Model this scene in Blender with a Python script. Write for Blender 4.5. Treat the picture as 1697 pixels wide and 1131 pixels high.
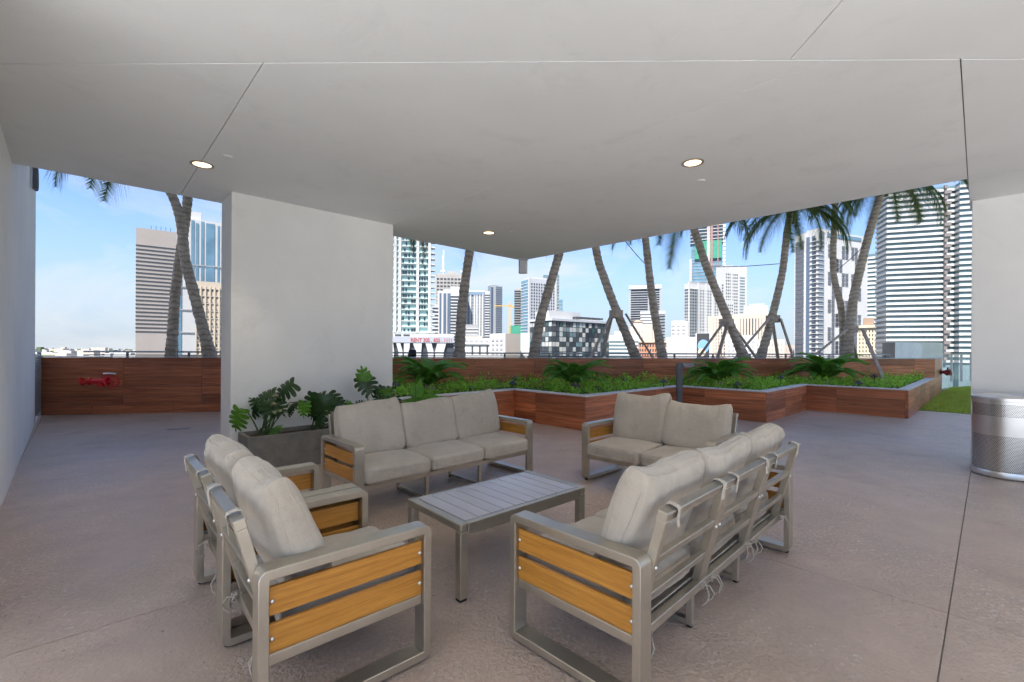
import bpy, bmesh, math, random
import numpy as np
from mathutils import Vector, Matrix, noise
random.seed(7); RNG = np.random.default_rng(11)
R = math.radians
for o in list(bpy.data.objects): bpy.data.objects.remove(o)
scn = bpy.context.scene
COL = scn.collection

# ------------------------------------------------------------------ camera
CAM_H = 1.4; FPX = 754.2; CX = 848.5; CY = 580.0; ROLL = 0.0055
cd = bpy.data.cameras.new('camera'); cam = bpy.data.objects.new('camera', cd); COL.objects.link(cam)
cd.sensor_width = 36.0; cd.lens = 36.0 * FPX / 1697.0
cd.shift_y = 14.5 / 1697.0
cd.clip_start = 0.05; cd.clip_end = 30000
cam.matrix_world = Matrix.Translation((0, 0, CAM_H)) @ Matrix.Rotation(R(90), 4, 'X') @ Matrix.Rotation(ROLL, 4, 'Z')
scn.camera = cam

# ------------------------------------------------------------------ sky, sun, exposure
SUN_AZ, SUN_EL = 207.0, 60.0
w = bpy.data.worlds.new('World'); scn.world = w; w.use_nodes = True
nt = w.node_tree; nt.nodes.clear()
out = nt.nodes.new('ShaderNodeOutputWorld'); bg = nt.nodes.new('ShaderNodeBackground')
sky = nt.nodes.new('ShaderNodeTexSky'); sky.sky_type = 'NISHITA'; sky.sun_disc = False
sky.sun_elevation = R(SUN_EL); sky.sun_rotation = R(SUN_AZ)
sky.air_density = 1.0; sky.dust_density = 0.2; sky.ozone_density = 2.0
tc = nt.nodes.new('ShaderNodeTexCoord'); mp = nt.nodes.new('ShaderNodeMapping')
mp.inputs['Scale'].default_value = (1.0, 1.0, 2.6); mp.inputs['Rotation'].default_value = (0.2, 0.12, 0.4); mp.inputs['Location'].default_value = (2.9, 1.1, 0.2)
n1 = nt.nodes.new('ShaderNodeTexNoise'); n1.inputs['Scale'].default_value = 2.6; n1.inputs['Detail'].default_value = 9; n1.inputs['Roughness'].default_value = 0.58; n1.inputs['Distortion'].default_value = 0.6
rp = nt.nodes.new('ShaderNodeValToRGB'); rp.color_ramp.elements[0].position = 0.46; rp.color_ramp.elements[1].position = 0.69
rp.color_ramp.elements[1].color = (0.8, 0.8, 0.8, 1)
mx = nt.nodes.new('ShaderNodeMix'); mx.data_type = 'RGBA'
mx.inputs[7].default_value = (2.75, 2.8, 2.9, 1)
nt.links.new(tc.outputs['Generated'], mp.inputs[0]); nt.links.new(mp.outputs[0], n1.inputs['Vector'])
nt.links.new(n1.outputs[0], rp.inputs[0]); nt.links.new(rp.outputs[0], mx.inputs[0])
# pale haze near the horizon, the same all round
sx0 = nt.nodes.new('ShaderNodeSeparateXYZ'); nt.links.new(tc.outputs['Generated'], sx0.inputs[0])
ab = nt.nodes.new('ShaderNodeMath'); ab.operation = 'ABSOLUTE'; nt.links.new(sx0.outputs[2], ab.inputs[0])
hz = nt.nodes.new('ShaderNodeMapRange'); hz.interpolation_type = 'SMOOTHSTEP'; hz.inputs[1].default_value = 0.0; hz.inputs[2].default_value = 0.28; hz.inputs[3].default_value = 0.85; hz.inputs[4].default_value = 0.0
nt.links.new(ab.outputs[0], hz.inputs[0])
mh = nt.nodes.new('ShaderNodeMix'); mh.data_type = 'RGBA'; mh.inputs[7].default_value = (1.55, 1.82, 2.2, 1)
nt.links.new(hz.outputs[0], mh.inputs[0]); tn_ = nt.nodes.new('ShaderNodeMix'); tn_.data_type = 'RGBA'; tn_.blend_type = 'MULTIPLY'; tn_.inputs[0].default_value = 1.0; tn_.inputs[7].default_value = (0.53, 0.60, 0.735, 1)
nt.links.new(sky.outputs[0], tn_.inputs[6]); nt.links.new(tn_.outputs[2], mh.inputs[6]); nt.links.new(mh.outputs[2], mx.inputs[6]); nt.links.new(mx.outputs[2], bg.inputs[0]); nt.links.new(bg.outputs[0], out.inputs[0])
bg.inputs[1].default_value = 0.112
sd = bpy.data.lights.new('sun', 'SUN'); sd.energy = 4.5; sd.angle = R(0.5); sd.color = (1.0, 0.965, 0.92)
sun = bpy.data.objects.new('sun', sd); COL.objects.link(sun)
sv = Vector((math.sin(R(SUN_AZ)) * math.cos(R(SUN_EL)), math.cos(R(SUN_AZ)) * math.cos(R(SUN_EL)), math.sin(R(SUN_EL))))
sun.rotation_euler = sv.to_track_quat('Z', 'Y').to_euler(); sun.location = (0, -20, 60)
vs = scn.view_settings; vs.view_transform = 'Standard'; vs.look = 'None'; vs.gamma = 1.0; vs.use_curve_mapping = False
vs.exposure = 1.62

# ------------------------------------------------------------------ geometry helpers
def az(a): return Vector((math.sin(R(a)), math.cos(R(a)), 0))
G2 = 46.4; G1 = -43.6
def ray(x, y):  # image pixel to camera ray; many scene positions are taken from these pixels
    u = x - CX; v = y - CY
    return Vector(((u + ROLL * v) / FPX, 1.0, -(v - ROLL * u) / FPX))
def at_z(x, y, z):
    r = ray(x, y); return Vector((0, 0, CAM_H)) + r * ((z - CAM_H) / r.z)
def at_d(x, y, d): return Vector((0, 0, CAM_H)) + ray(x, y) * d

def tag(o, label=None, cat=None, group=None, kind=None):
    if label: o['label'] = label
    if cat: o['category'] = cat
    if group: o['group'] = group
    if kind: o['kind'] = kind
    return o
def empty(name, loc=(0, 0, 0), rz=0.0, label=None, cat=None, group=None):
    o = bpy.data.objects.new(name, None); COL.objects.link(o); o.location = loc; o.rotation_euler = (0, 0, rz)
    o.empty_display_size = 0.1
    return tag(o, label, cat, group)
def link(name, me, parent=None, loc=(0, 0, 0), rot=(0, 0, 0)):
    o = bpy.data.objects.new(name, me); COL.objects.link(o); o.location = loc; o.rotation_euler = rot
    if parent is not None: o.parent = parent
    return o
class MB:
    def __init__(s): s.v = []; s.f = []; s.m = []
    def add(s, vs, fs, mi=0):
        n = len(s.v); s.v.extend([tuple(p) for p in vs]); s.f.extend([tuple(i + n for i in f) for f in fs]); s.m.extend([mi] * len(fs)); return s
    def box(s, x0, x1, y0, y1, z0, z1, mi=0, M=None):
        p = [Vector((x, y, z)) for z in (z0, z1) for x, y in ((x0, y0), (x1, y0), (x1, y1), (x0, y1))]
        if M is not None: p = [M @ q for q in p]
        return s.add(p, [(0, 3, 2, 1), (4, 5, 6, 7), (0, 1, 5, 4), (1, 2, 6, 5), (2, 3, 7, 6), (3, 0, 4, 7)], mi)
    def prism(s, poly, z0, z1, mi=0):
        n = len(poly)
        a = sum(poly[i][0] * poly[(i + 1) % n][1] - poly[(i + 1) % n][0] * poly[i][1] for i in range(n))
        if a < 0: poly = poly[::-1]
        vs = [(p[0], p[1], z0) for p in poly] + [(p[0], p[1], z1) for p in poly]
        fs = [tuple(range(n - 1, -1, -1)), tuple(range(n, 2 * n))] + [(i, (i + 1) % n, (i + 1) % n + n, i + n) for i in range(n)]
        return s.add(vs, fs, mi)
    def tube(s, path, rad, n=8, mi=0, cap=True):
        path = [Vector(p) for p in path]; k = len(path)
        if not hasattr(rad, '__len__'): rad = [rad] * k
        vs = []; up = Vector((0, 0, 1))
        t0 = (path[1] - path[0]).normalized()
        if abs(t0.z) > 0.9: up = Vector((1, 0, 0))
        for i, p in enumerate(path):
            t = (path[min(i + 1, k - 1)] - path[max(i - 1, 0)]).normalized()
            a = t.cross(up).normalized(); b = a.cross(t).normalized(); up = b
            for j in range(n):
                q = 2 * math.pi * j / n; vs.append(p + a * (math.cos(q) * rad[i]) + b * (math.sin(q) * rad[i]))
        fs = [(i * n + j, i * n + (j + 1) % n, (i + 1) * n + (j + 1) % n, (i + 1) * n + j) for i in range(k - 1) for j in range(n)]
        if cap: fs += [tuple(range(n - 1, -1, -1)), tuple(range((k - 1) * n, k * n))]
        return s.add(vs, fs, mi)
    def lathe(s, prof, n=32, c=(0, 0, 0), mi=0):
        vs = [(c[0] + r * math.cos(2 * math.pi * j / n), c[1] + r * math.sin(2 * math.pi * j / n), c[2] + z) for r, z in prof for j in range(n)]
        fs = [(i * n + j, i * n + (j + 1) % n, (i + 1) * n + (j + 1) % n, (i + 1) * n + j) for i in range(len(prof) - 1) for j in range(n)]
        return s.add(vs, fs, mi)
    def mesh(s, name, mats, smooth=False, bev=0, seg=1, ang=40):
        me = bpy.data.meshes.new(name); me.from_pydata(s.v, [], s.f)
        if not isinstance(mats, (list, tuple)): mats = [mats]
        for m in mats: me.materials.append(m)
        if len(mats) > 1: me.polygons.foreach_set('material_index', s.m)
        bm = bmesh.new(); bm.from_mesh(me); bmesh.ops.recalc_face_normals(bm, faces=bm.faces)
        if bev:
            es = [e for e in bm.edges if len(e.link_faces) == 2 and e.calc_face_angle(0) > R(ang)]
            bmesh.ops.bevel(bm, geom=es, offset=bev, offset_type='OFFSET', segments=seg, profile=0.5, affect='EDGES')
        if smooth:
            for f in bm.faces: f.smooth = True
            for e in bm.edges:
                if len(e.link_faces) == 2 and e.calc_face_angle(0) > R(smooth if smooth > 1 else 45): e.smooth = False
        bm.to_mesh(me); bm.free(); me.update()
        return me
    def build(s, name, mats, parent=None, smooth=False, bev=0, seg=1, ang=40, loc=(0, 0, 0), rot=(0, 0, 0)):
        return link(name, s.mesh(name, mats, smooth, bev, seg, ang), parent, loc, rot)

# ------------------------------------------------------------------ material helpers
class NT:
    def __init__(s, name):
        s.mat = bpy.data.materials.new(name); s.mat.use_nodes = True; s.t = s.mat.node_tree
        s.b = s.t.nodes['Principled BSDF']
    def n(s, t, **k):
        q = s.t.nodes.new(t)
        for a, b in k.items():
            if a in q.inputs.keys(): q.inputs[a].default_value = b
            else: setattr(q, a, b)
        return q
    def l(s, a, b): s.t.links.new(a, b)
    def coord(s, kind='Object', scale=(1, 1, 1), rnd=False):
        c = s.n('ShaderNodeTexCoord'); m = s.n('ShaderNodeMapping'); m.inputs['Scale'].default_value = scale
        s.l(c.outputs[kind], m.inputs[0])
        if rnd:
            oi = s.n('ShaderNodeObjectInfo'); mu = s.n('ShaderNodeMath', operation='MULTIPLY'); mu.inputs[1].default_value = 37.0
            s.l(oi.outputs['Random'], mu.inputs[0]); cx = s.n('ShaderNodeCombineXYZ')
            for i in range(3): s.l(mu.outputs[0], cx.inputs[i])
            s.l(cx.outputs[0], m.inputs['Location'])
        return m.outputs[0]
    def noise(s, vec, scale, detail=3, rough=0.5, dist=0.0):
        q = s.n('ShaderNodeTexNoise'); q.inputs['Scale'].default_value = scale; q.inputs['Detail'].default_value = detail
        q.inputs['Roughness'].default_value = rough; q.inputs['Distortion'].default_value = dist; s.l(vec, q.inputs['Vector']); return q.outputs[0]
    def ramp(s, fac, stops):
        q = s.n('ShaderNodeValToRGB'); e = q.color_ramp.elements
        while len(e) < len(stops): e.new(0.5)
        for i, (p, c) in enumerate(stops):
            e[i].position = p; e[i].color = (c, c, c, 1) if not hasattr(c, '__len__') else (*c[:3], 1)
        s.l(fac, q.inputs[0]); return q.outputs[0]
    def mix(s, a, b, fac=0.5, mode='MIX'):
        q = s.n('ShaderNodeMix', data_type='RGBA', blend_type=mode)
        for i, k in ((0, fac), (6, a), (7, b)):
            if hasattr(k, 'is_output') or hasattr(k, 'links'): s.l(k, q.inputs[i])
            else: q.inputs[i].default_value = k if i == 0 else (*k[:3], 1)
        return q.outputs[2]
    def bump(s, h, strength=0.3, dist=0.01, prev=None):
        q = s.n('ShaderNodeBump'); q.inputs['Strength'].default_value = strength; q.inputs['Distance'].default_value = dist
        s.l(h, q.inputs['Height'])
        if prev is not None: s.l(prev, q.inputs['Normal'])
        return q.outputs[0]
    def set(s, **k):
        for a, v in k.items():
            i = s.b.inputs[a.replace('_', ' ')]
            if hasattr(v, 'is_output') or hasattr(v, 'links'): s.l(v, i)
            else: i.default_value = (*v, 1) if (hasattr(v, '__len__') and len(v) == 3) else v
        return s
def sc(c, k): return tuple(min(1, x * k) for x in c)
MATS = {}
def pm(name, col, rough=0.6, metal=0.0, var=0.12, vs_=3.0, bump=None, rnd=0.0, spec=0.5, coord='Object'):
    if name in MATS: return MATS[name]
    t = NT(name); v = t.coord(coord)
    nz = t.noise(v, vs_, 5, 0.6)
    c = t.ramp(nz, [(0.25, sc(col, 1 - var)), (0.75, sc(col, 1 + var))])
    if rnd:
        oi = t.n('ShaderNodeObjectInfo'); f = t.ramp(oi.outputs['Random'], [(0, 1 - rnd), (1, 1 + rnd)]) if rnd <= 0 else None
        mr = t.n('ShaderNodeMapRange'); mr.inputs['To Min'].default_value = 1 - rnd; mr.inputs['To Max'].default_value = 1 + rnd
        t.l(oi.outputs['Random'], mr.inputs['Value']); c = t.mix(c, mr.outputs[0], 1.0, 'MULTIPLY')
    t.set(Base_Color=c, Roughness=rough, Metallic=metal, Specular_IOR_Level=spec)
    if bump: t.set(Normal=t.bump(t.noise(v, bump[0], 4, 0.6), bump[1], bump[2]))
    MATS[name] = t.mat; return t.mat

def m_fabric():
    t = NT('outdoor_fabric'); v = t.coord('Object', rnd=True)
    base = t.ramp(t.noise(v, 2.2, 5, 0.62), [(0.3, (0.43, 0.372, 0.298)), (0.7, (0.55, 0.485, 0.40))])
    wx = t.noise(t.coord('Object', (1, 1, 0.04)), 420, 2); wz = t.noise(t.coord('Object', (0.04, 0.04, 1)), 420, 2)
    wv = t.mix(wx, wz, 0.5)
    base = t.mix(base, t.ramp(wv, [(0.35, 0.90), (0.65, 1.07)]), 1.0, 'MULTIPLY')
    stain = t.ramp(t.noise(v, 6.0, 6, 0.7, 0.4), [(0.56, 1.0), (0.74, 0.80)])
    base = t.mix(base, stain, 1.0, 'MULTIPLY')
    nb = t.bump(wv, 0.12, 0.001); nb = t.bump(t.noise(t.coord('Object', (1, 1, 0.55), True), 11, 3, 0.5, 0.6), 0.5, 0.014, nb)
    t.set(Base_Color=base, Roughness=0.92, Specular_IOR_Level=0.15, Normal=nb, Sheen_Weight=0.25); return t.mat
def m_metal():
    t = NT('champagne_aluminium'); v = t.coord('Object')
    br = t.noise(t.coord('Object', (60, 60, 3)), 12, 3)
    c = t.ramp(t.noise(v, 5, 6, 0.65), [(0.3, (0.47, 0.422, 0.342)), (0.7, (0.58, 0.528, 0.438))])
    r = t.ramp(t.noise(v, 14, 5, 0.7), [(0.3, 0.32), (0.7, 0.40)])
    t.set(Base_Color=c, Metallic=0.85, Roughness=r, Normal=t.bump(t.mix(br, t.noise(v, 160, 2), 0.5), 0.03, 0.0006)); return t.mat
def m_slat():
    t = NT('teak_tone_slat'); g = t.noise(t.coord('Object', (18, 0.8, 22), True), 3.4, 6, 0.6, 0.3)
    f = t.noise(t.coord('Object', (120, 5, 120), True), 3, 4)
    c = t.ramp(g, [(0.28, (0.40, 0.158, 0.022)), (0.5, (0.53, 0.228, 0.034)), (0.72, (0.62, 0.295, 0.052))])
    c = t.mix(c, t.ramp(f, [(0.35, 0.88), (0.65, 1.06)]), 1.0, 'MULTIPLY')
    t.set(Base_Color=c, Roughness=0.45, Normal=t.bump(f, 0.15, 0.001)); return t.mat
def m_tabletop():
    t = NT('weathered_table_slat'); g = t.noise(t.coord('Object', (6, 1.2, 10), True), 2, 3, 0.5)
    f = t.noise(t.coord('Object', (160, 5, 60), True), 3, 2)
    c = t.ramp(g, [(0.3, (0.40, 0.355, 0.335)), (0.7, (0.46, 0.415, 0.395))])
    c = t.mix(c, t.ramp(f, [(0.35, 0.95), (0.65, 1.04)]), 1.0, 'MULTIPLY')
    t.set(Base_Color=c, Roughness=0.32, Specular_IOR_Level=0.8, Coat_Weight=0.3, Coat_Roughness=0.25, Normal=t.bump(f, 0.03, 0.0006)); return t.mat
def m_tile(name, k=1.0):
    t = NT(name); v = t.coord('Object', (0.5, 6, 11), True)
    g = t.noise(v, 1.9, 8, 0.66, 0.9)
    f = t.noise(t.coord('Object', (1.6, 30, 60), True), 3, 4, 0.65)
    oi = t.n('ShaderNodeObjectInfo')
    c = t.ramp(g, [(0.26, sc((0.072, 0.021, 0.009), k)), (0.45, sc((0.142, 0.045, 0.018), k)), (0.60, sc((0.21, 0.070, 0.030), k)), (0.80, sc((0.30, 0.115, 0.052), k))])
    c = t.mix(c, t.ramp(f, [(0.3, 0.82), (0.7, 1.1)]), 1.0, 'MULTIPLY')
    mr = t.n('ShaderNodeMapRange'); mr.inputs['To Min'].default_value = 0.72; mr.inputs['To Max'].default_value = 1.32
    t.l(oi.outputs['Random'], mr.inputs['Value']); c = t.mix(c, mr.outputs[0], 1.0, 'MULTIPLY')
    t.set(Base_Color=c, Roughness=t.ramp(f, [(0.3, 0.36), (0.7, 0.52)]), Normal=t.bump(f, 0.10, 0.002)); return t.mat
def m_floor():
    t = NT('textured_concrete'); v = t.coord('Generated'); 
    c0 = t.n('ShaderNodeNewGeometry'); v = c0.outputs['Position']
    big = t.noise(v, 0.42, 5, 0.6, 0.3); med = t.noise(v, 3.2, 6, 0.65); fine = t.noise(v, 60, 3, 0.6)
    c = t.ramp(big, [(0.30, (0.44, 0.322, 0.245)), (0.52, (0.53, 0.398, 0.31)), (0.72, (0.59, 0.462, 0.372))])
    c = t.mix(c, t.ramp(med, [(0.3, 0.86), (0.7, 1.08)]), 1.0, 'MULTIPLY')
    dirt = t.ramp(t.noise(v, 0.9, 9, 0.72, 0.6), [(0.55, 1.0), (0.70, 0.72)])
    c = t.mix(c, dirt, 1.0, 'MULTIPLY')
    st2 = t.ramp(t.noise(v, 0.33, 10, 0.74, 0.9), [(0.56, 1.0), (0.64, 0.80), (0.72, 0.62)]); c = t.mix(c, st2, 1.0, 'MULTIPLY')
    spots = t.ramp(t.noise(v, 26, 2, 0.5), [(0.735, 1.0), (0.76, 0.5)])
    c = t.mix(c, spots, 1.0, 'MULTIPLY')
    # knock-down texture: flattened lumps, smooth wear in places, pale glints painted into the colour
    vo = t.noise(v, 46, 2, 0.5, 0.5)
    lump = t.ramp(vo, [(0.42, 0.0), (0.56, 1.0)])
    mask = t.ramp(t.noise(v, 0.7, 4, 0.6), [(0.38, 0.15), (0.58, 1.0)])
    h = t.mix(lump, mask, 1.0, 'MULTIPLY')
    worn_glint = t.mix(t.ramp(vo, [(0.60, 0.0), (0.68, 1.0)]), t.ramp(t.noise(v, 1.3, 5, 0.7), [(0.46, 0.0), (0.62, 1.0)]), 1.0, 'MULTIPLY')
    c = t.mix(c, (0.60, 0.58, 0.57), worn_glint)
    c = t.mix(c, t.ramp(h, [(0.0, 0.93), (1.0, 1.07)]), 1.0, 'MULTIPLY')
    nb = t.bump(h, 0.55, 0.007); nb = t.bump(fine, 0.18, 0.002, nb)
    rg = t.ramp(big, [(0.3, 0.34), (0.7, 0.50)])
    t.set(Base_Color=c, Roughness=rg, Specular_IOR_Level=0.85, Normal=nb); return t.mat
def m_plaster(name, col, amt=0.06):
    t = NT(name); c0 = t.n('ShaderNodeNewGeometry'); v = c0.outputs['Position']
    c = t.ramp(t.noise(v, 0.55, 6, 0.6), [(0.3, sc(col, 1 - amt)), (0.7, sc(col, 1 + amt))])
    st = t.ramp(t.noise(v, 2.1, 8, 0.7, 0.5), [(0.55, 1.0), (0.75, 0.915)]); c = t.mix(c, st, 1.0, 'MULTIPLY')
    nb = t.bump(t.noise(v, 95, 3, 0.65), 0.35, 0.003); nb = t.bump(t.noise(v, 2.0, 4, 0.6), 0.10, 0.05, nb)
    t.set(Base_Color=c, Roughness=0.85, Specular_IOR_Level=0.25, Normal=nb); return t.mat
def m_leaf(name, a, b, rough=0.4, trans=0.25):
    t = NT(name); v = t.coord('Object', rnd=True); nz = t.noise(v, 7, 4, 0.6)
    c = t.ramp(nz, [(0.3, a), (0.7, b)])
    t.set(Base_Color=c, Roughness=rough, Specular_IOR_Level=0.45)
    tr = t.n('ShaderNodeBsdfTranslucent'); t.l(t.mix(c, (1.3, 1.5, 0.5), 1.0, 'MULTIPLY'), tr.inputs[0])
    ms = t.n('ShaderNodeMixShader'); ms.inputs[0].default_value = trans
    t.l(t.b.outputs[0], ms.inputs[1]); t.l(tr.outputs[0], ms.inputs[2])
    t.l(ms.outputs[0], t.t.nodes['Material Output'].inputs[0]); return t.mat
def m_bark():
    t = NT('palm_bark'); o = t.coord('Object')
    wv = t.n('ShaderNodeTexWave', wave_type='BANDS', bands_direction='Z'); wv.inputs['Scale'].default_value = 2.3; wv.inputs['Distortion'].default_value = 6.0; wv.inputs['Detail'].default_value = 3; wv.inputs['Detail Scale'].default_value = 2.0
    t.l(o, wv.inputs[0])
    c = t.ramp(t.noise(o, 4, 7, 0.7), [(0.3, (0.29, 0.235, 0.185)), (0.7, (0.56, 0.475, 0.39))])
    c = t.mix(c, t.ramp(wv.outputs[1], [(0.05, 0.70), (0.4, 1.08)]), 1.0, 'MULTIPLY')
    c = t.mix(c, t.ramp(t.noise(o, 9, 5, 0.7), [(0.62, 1.0), (0.72, 0.5)]), 1.0, 'MULTIPLY')
    t.set(Base_Color=c, Roughness=0.9, Normal=t.bump(t.noise(o, 26, 5, 0.7), 0.8, 0.02)); return t.mat
def m_emit(name, col, s):
    t = NT(name); t.set(Base_Color=col, Emission_Color=col, Emission_Strength=s); return t.mat

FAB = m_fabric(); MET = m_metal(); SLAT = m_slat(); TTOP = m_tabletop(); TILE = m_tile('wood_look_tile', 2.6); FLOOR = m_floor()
WALL = m_plaster('white_plaster', (0.86, 0.855, 0.84)); CEIL = m_plaster('ceiling_plaster', (0.825, 0.845, 0.845), 0.045)
CAPM = pm('pale_coping', (0.62, 0.58, 0.56), 0.55, var=0.1, bump=(60, 0.2, 0.002))
DARKJ = pm('joint_grey', (0.23, 0.205, 0.19), 0.9)
RUB = pm('black_rubber', (0.015, 0.015, 0.016), 0.6)
STEEL = pm('stainless_steel', (0.78, 0.775, 0.76), 0.30, 1.0, var=0.05, vs_=8)
CONC = pm('trough_concrete', (0.20, 0.185, 0.16), 0.8, var=0.25, vs_=9, bump=(70, 0.4, 0.004))
SOIL = pm('dark_soil', (0.075, 0.052, 0.036), 0.95, var=0.4, vs_=14, bump=(40, 0.8, 0.02))
REDM = pm('red_valve_paint', (0.70, 0.022, 0.028), 0.32, var=0.1); DREDM = pm('dark_red_valve_paint', (0.24, 0.02, 0.025), 0.4)
GREYM = pm('grey_painted_metal', (0.10, 0.105, 0.115), 0.45, var=0.1); GALV = pm('galvanised_metal', (0.36, 0.39, 0.41), 0.45, 0.4, var=0.15)
PROP = pm('weathered_timber', (0.42, 0.345, 0.285), 0.85, var=0.3, vs_=6, bump=(50, 0.5, 0.004), rnd=0.2)
MONST = m_leaf('monstera_leaf', (0.011, 0.036, 0.009), (0.028, 0.08, 0.016), 0.32, 0.12)
MONSTB = m_leaf('daylit_young_leaf', (0.06, 0.19, 0.018), (0.13, 0.32, 0.03), 0.35, 0.35)  # lighter leaf copy: daylight painted into right-hand plants, also used for young leaves
SAGO = m_leaf('sago_leaf', (0.11, 0.27, 0.045), (0.24, 0.45, 0.10), 0.38, 0.35)
COVER = m_leaf('cover_leaf', (0.31, 0.57, 0.06), (0.48, 0.72, 0.13), 0.45, 0.5)
COVER_SHADE = m_leaf('shaded_cover_leaf', (0.18, 0.39, 0.04), (0.30, 0.52, 0.08), 0.45, 0.35)  # darker copy of the cover leaf, shade put into its colour
FROND = m_leaf('coconut_frond', (0.040, 0.075, 0.018), (0.095, 0.14, 0.036), 0.4, 0.3)
FRONDB = m_leaf('dry_frond', (0.20, 0.10, 0.035), (0.32, 0.19, 0.07), 0.6, 0.3)
BARK = m_bark(); STEM = pm('leaf_stalk', (0.07, 0.13, 0.03), 0.5)

# ================================================================== SETTING
def clip(poly, p, n, off=0.0):
    """keep the part of poly where (q-p).n >= off"""
    res = []; k = len(poly)
    d = [(q[0] - p[0]) * n[0] + (q[1] - p[1]) * n[1] - off for q in poly]
    for i in range(k):
        j = (i + 1) % k
        if d[i] >= 0: res.append(poly[i])
        if (d[i] >= 0) != (d[j] >= 0):
            t = d[i] / (d[i] - d[j]); res.append((poly[i][0] + t * (poly[j][0] - poly[i][0]), poly[i][1] + t * (poly[j][1] - poly[i][1])))
    return res
def split_by(polys, lines, gap):
    for p, a in lines:
        n = az(a + 90); nxt = []
        for q in polys:
            for s in (1, -1):
                c = clip(q, p, n * s, gap / 2)
                if len(c) > 2:
                    ar = abs(sum(c[i][0] * c[(i + 1) % len(c)][1] - c[(i + 1) % len(c)][0] * c[i][1] for i in range(len(c)))) / 2
                    if ar > 0.02: nxt.append(c)
        polys = nxt
    return polys

# ---- terrace floor: one bedding sheet, concrete slabs parted by saw-cut joints
WEST = Vector((-9.9, 9.2, 0))
deck_poly = [(-40, 8.4), (-9.9, 9.55), (13.2, 14.35), (16.9, 17.8), (30, 24), (40, 10), (40, -32), (-40, -32)]
floor = MB().prism(deck_poly, -0.5, -0.006).build('terrace_floor', DARKJ); tag(floor, kind='structure')
def fl(x, y): q = at_z(x, y, 0); return (q.x, q.y)
ja, jb, jc = fl(0, 1090), fl(27, 804), fl(1576, 990)
jd = fl(1450, 980)
lines = [(ja, G2 + 0.8), (jb, G2 + 0.8), (jc, G2), (jd, G1 - 0.6)]
g2v = az(G2); g1v = az(G1)
for k in (2, 3): lines.append(((jc[0] + g1v.x * -3.2 * k if k < 0 else jb[0] + g1v.x * 3.4 * (k - 1), jc[1] + g1v.y * -3.2 * k if k < 0 else jb[1] + g1v.y * 3.4 * (k - 1)), G2))
for k in (-3, -2, -1, 1, 2, 3): lines.append(((jd[0] + g2v.x * 3.9 * k, jd[1] + g2v.y * 3.9 * k), G1))
inner = [(-30, 8.6), (-9.9, 9.5), (13.2, 14.3), (16.9, 17.7), (26, 22), (26, -22), (-30, -22)]
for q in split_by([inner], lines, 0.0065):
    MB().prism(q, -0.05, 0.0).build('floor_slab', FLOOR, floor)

# unseen pale deck added behind the camera to bounce sunlight under the ceiling
BDECK = MB().prism([(-30, -22), (26, -22), (26, -0.8), (-30, -0.8)], -0.004, 0.006).build('bounce_deck', pm('bounce_paving', (0.63, 0.645, 0.645), 0.8, var=0.06, vs_=1.5, bump=(40, 0.2, 0.003)))
tag(BDECK, kind='structure')

# ---- soffit: flat plaster ceiling in panels parted by reveal joints
CZ = 3.27; REAR_Y = -2.1  # unseen rear edge cut short so sun reaches the added deck
def ce(x, y): q = at_z(x, y, CZ); return (q.x, q.y)
SC = ce(865, 432); SL = ce(25, 272); SR = ce(1603, 297)
PC = Vector((5.67, 5.62, 0))                                  # near corner of the right pillar
wdir = az(-44.4); WB = Vector((-4.397, 3.915, 0)); WE = Vector((-8.62, 8.225, 0))
def wallp(t): return WB + wdir * t
SLx = (SL[0] - 0.12, SL[1] - 0.11)
soff = [SLx, SC, SR, (PC.x + 0.33, PC.y + 0.35), (PC.x + 6.6, REAR_Y), (-7.0, REAR_Y), tuple((WB - wdir * 2.6)[:2] )]
ceil = MB().prism(soff, CZ + 0.022, CZ + 0.5).build('ceiling', DARKJ); tag(ceil, kind='structure')
jl = ce(0, 107); jr = ce(1697, 98); ja_ = math.degrees(math.atan2(jr[0] - jl[0], jr[1] - jl[1]))
nrm = az(ja_ - 90)
if nrm.y < 0: nrm = -nrm
front = clip(soff, jl, nrm, 0.006); rear = clip(soff, jl, -nrm, 0.006)
def lin(a, b): return (a, math.degrees(math.atan2(b[0] - a[0], b[1] - a[1])))
fp = split_by([front], [lin(ce(300, 322), ce(433, 110)), lin(ce(652, 373), ce(1355, 105)), lin(ce(1604, 297), ce(1592, 102))], 0.007)
rp_ = split_by([rear], [lin(ce(1310, 98), ce(1397, 0)), ((0, -2.2), 90)], 0.007)
for q in fp + rp_: MB().prism(q, CZ, CZ + 0.03).build('ceiling_panel', CEIL, ceil)

# ---- the tower this terrace belongs to, standing on the soffit (out of view above)
tower = empty('apartment_tower', (0, 0, 0), 0, 'white apartment tower rising above the covered terrace', 'building')
foot = soff[:]
MB().prism(foot, CZ + 0.5, 95).build('wall', WALL, tower)
lw = [tuple((WB - wdir * 2.6)[:2]), tuple(WE[:2]), (WE.x - 9.0, WE.y - 3.0), (-20, -2.0), (-7, -2.0)]

# ---- white wall on the left (the tower's own flank)
lwall = MB().prism(lw, 0.0, 95).build('side_wall', WALL)
tag(lwall, 'tall white plaster wall running along the left edge of the terrace', 'wall')

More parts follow.
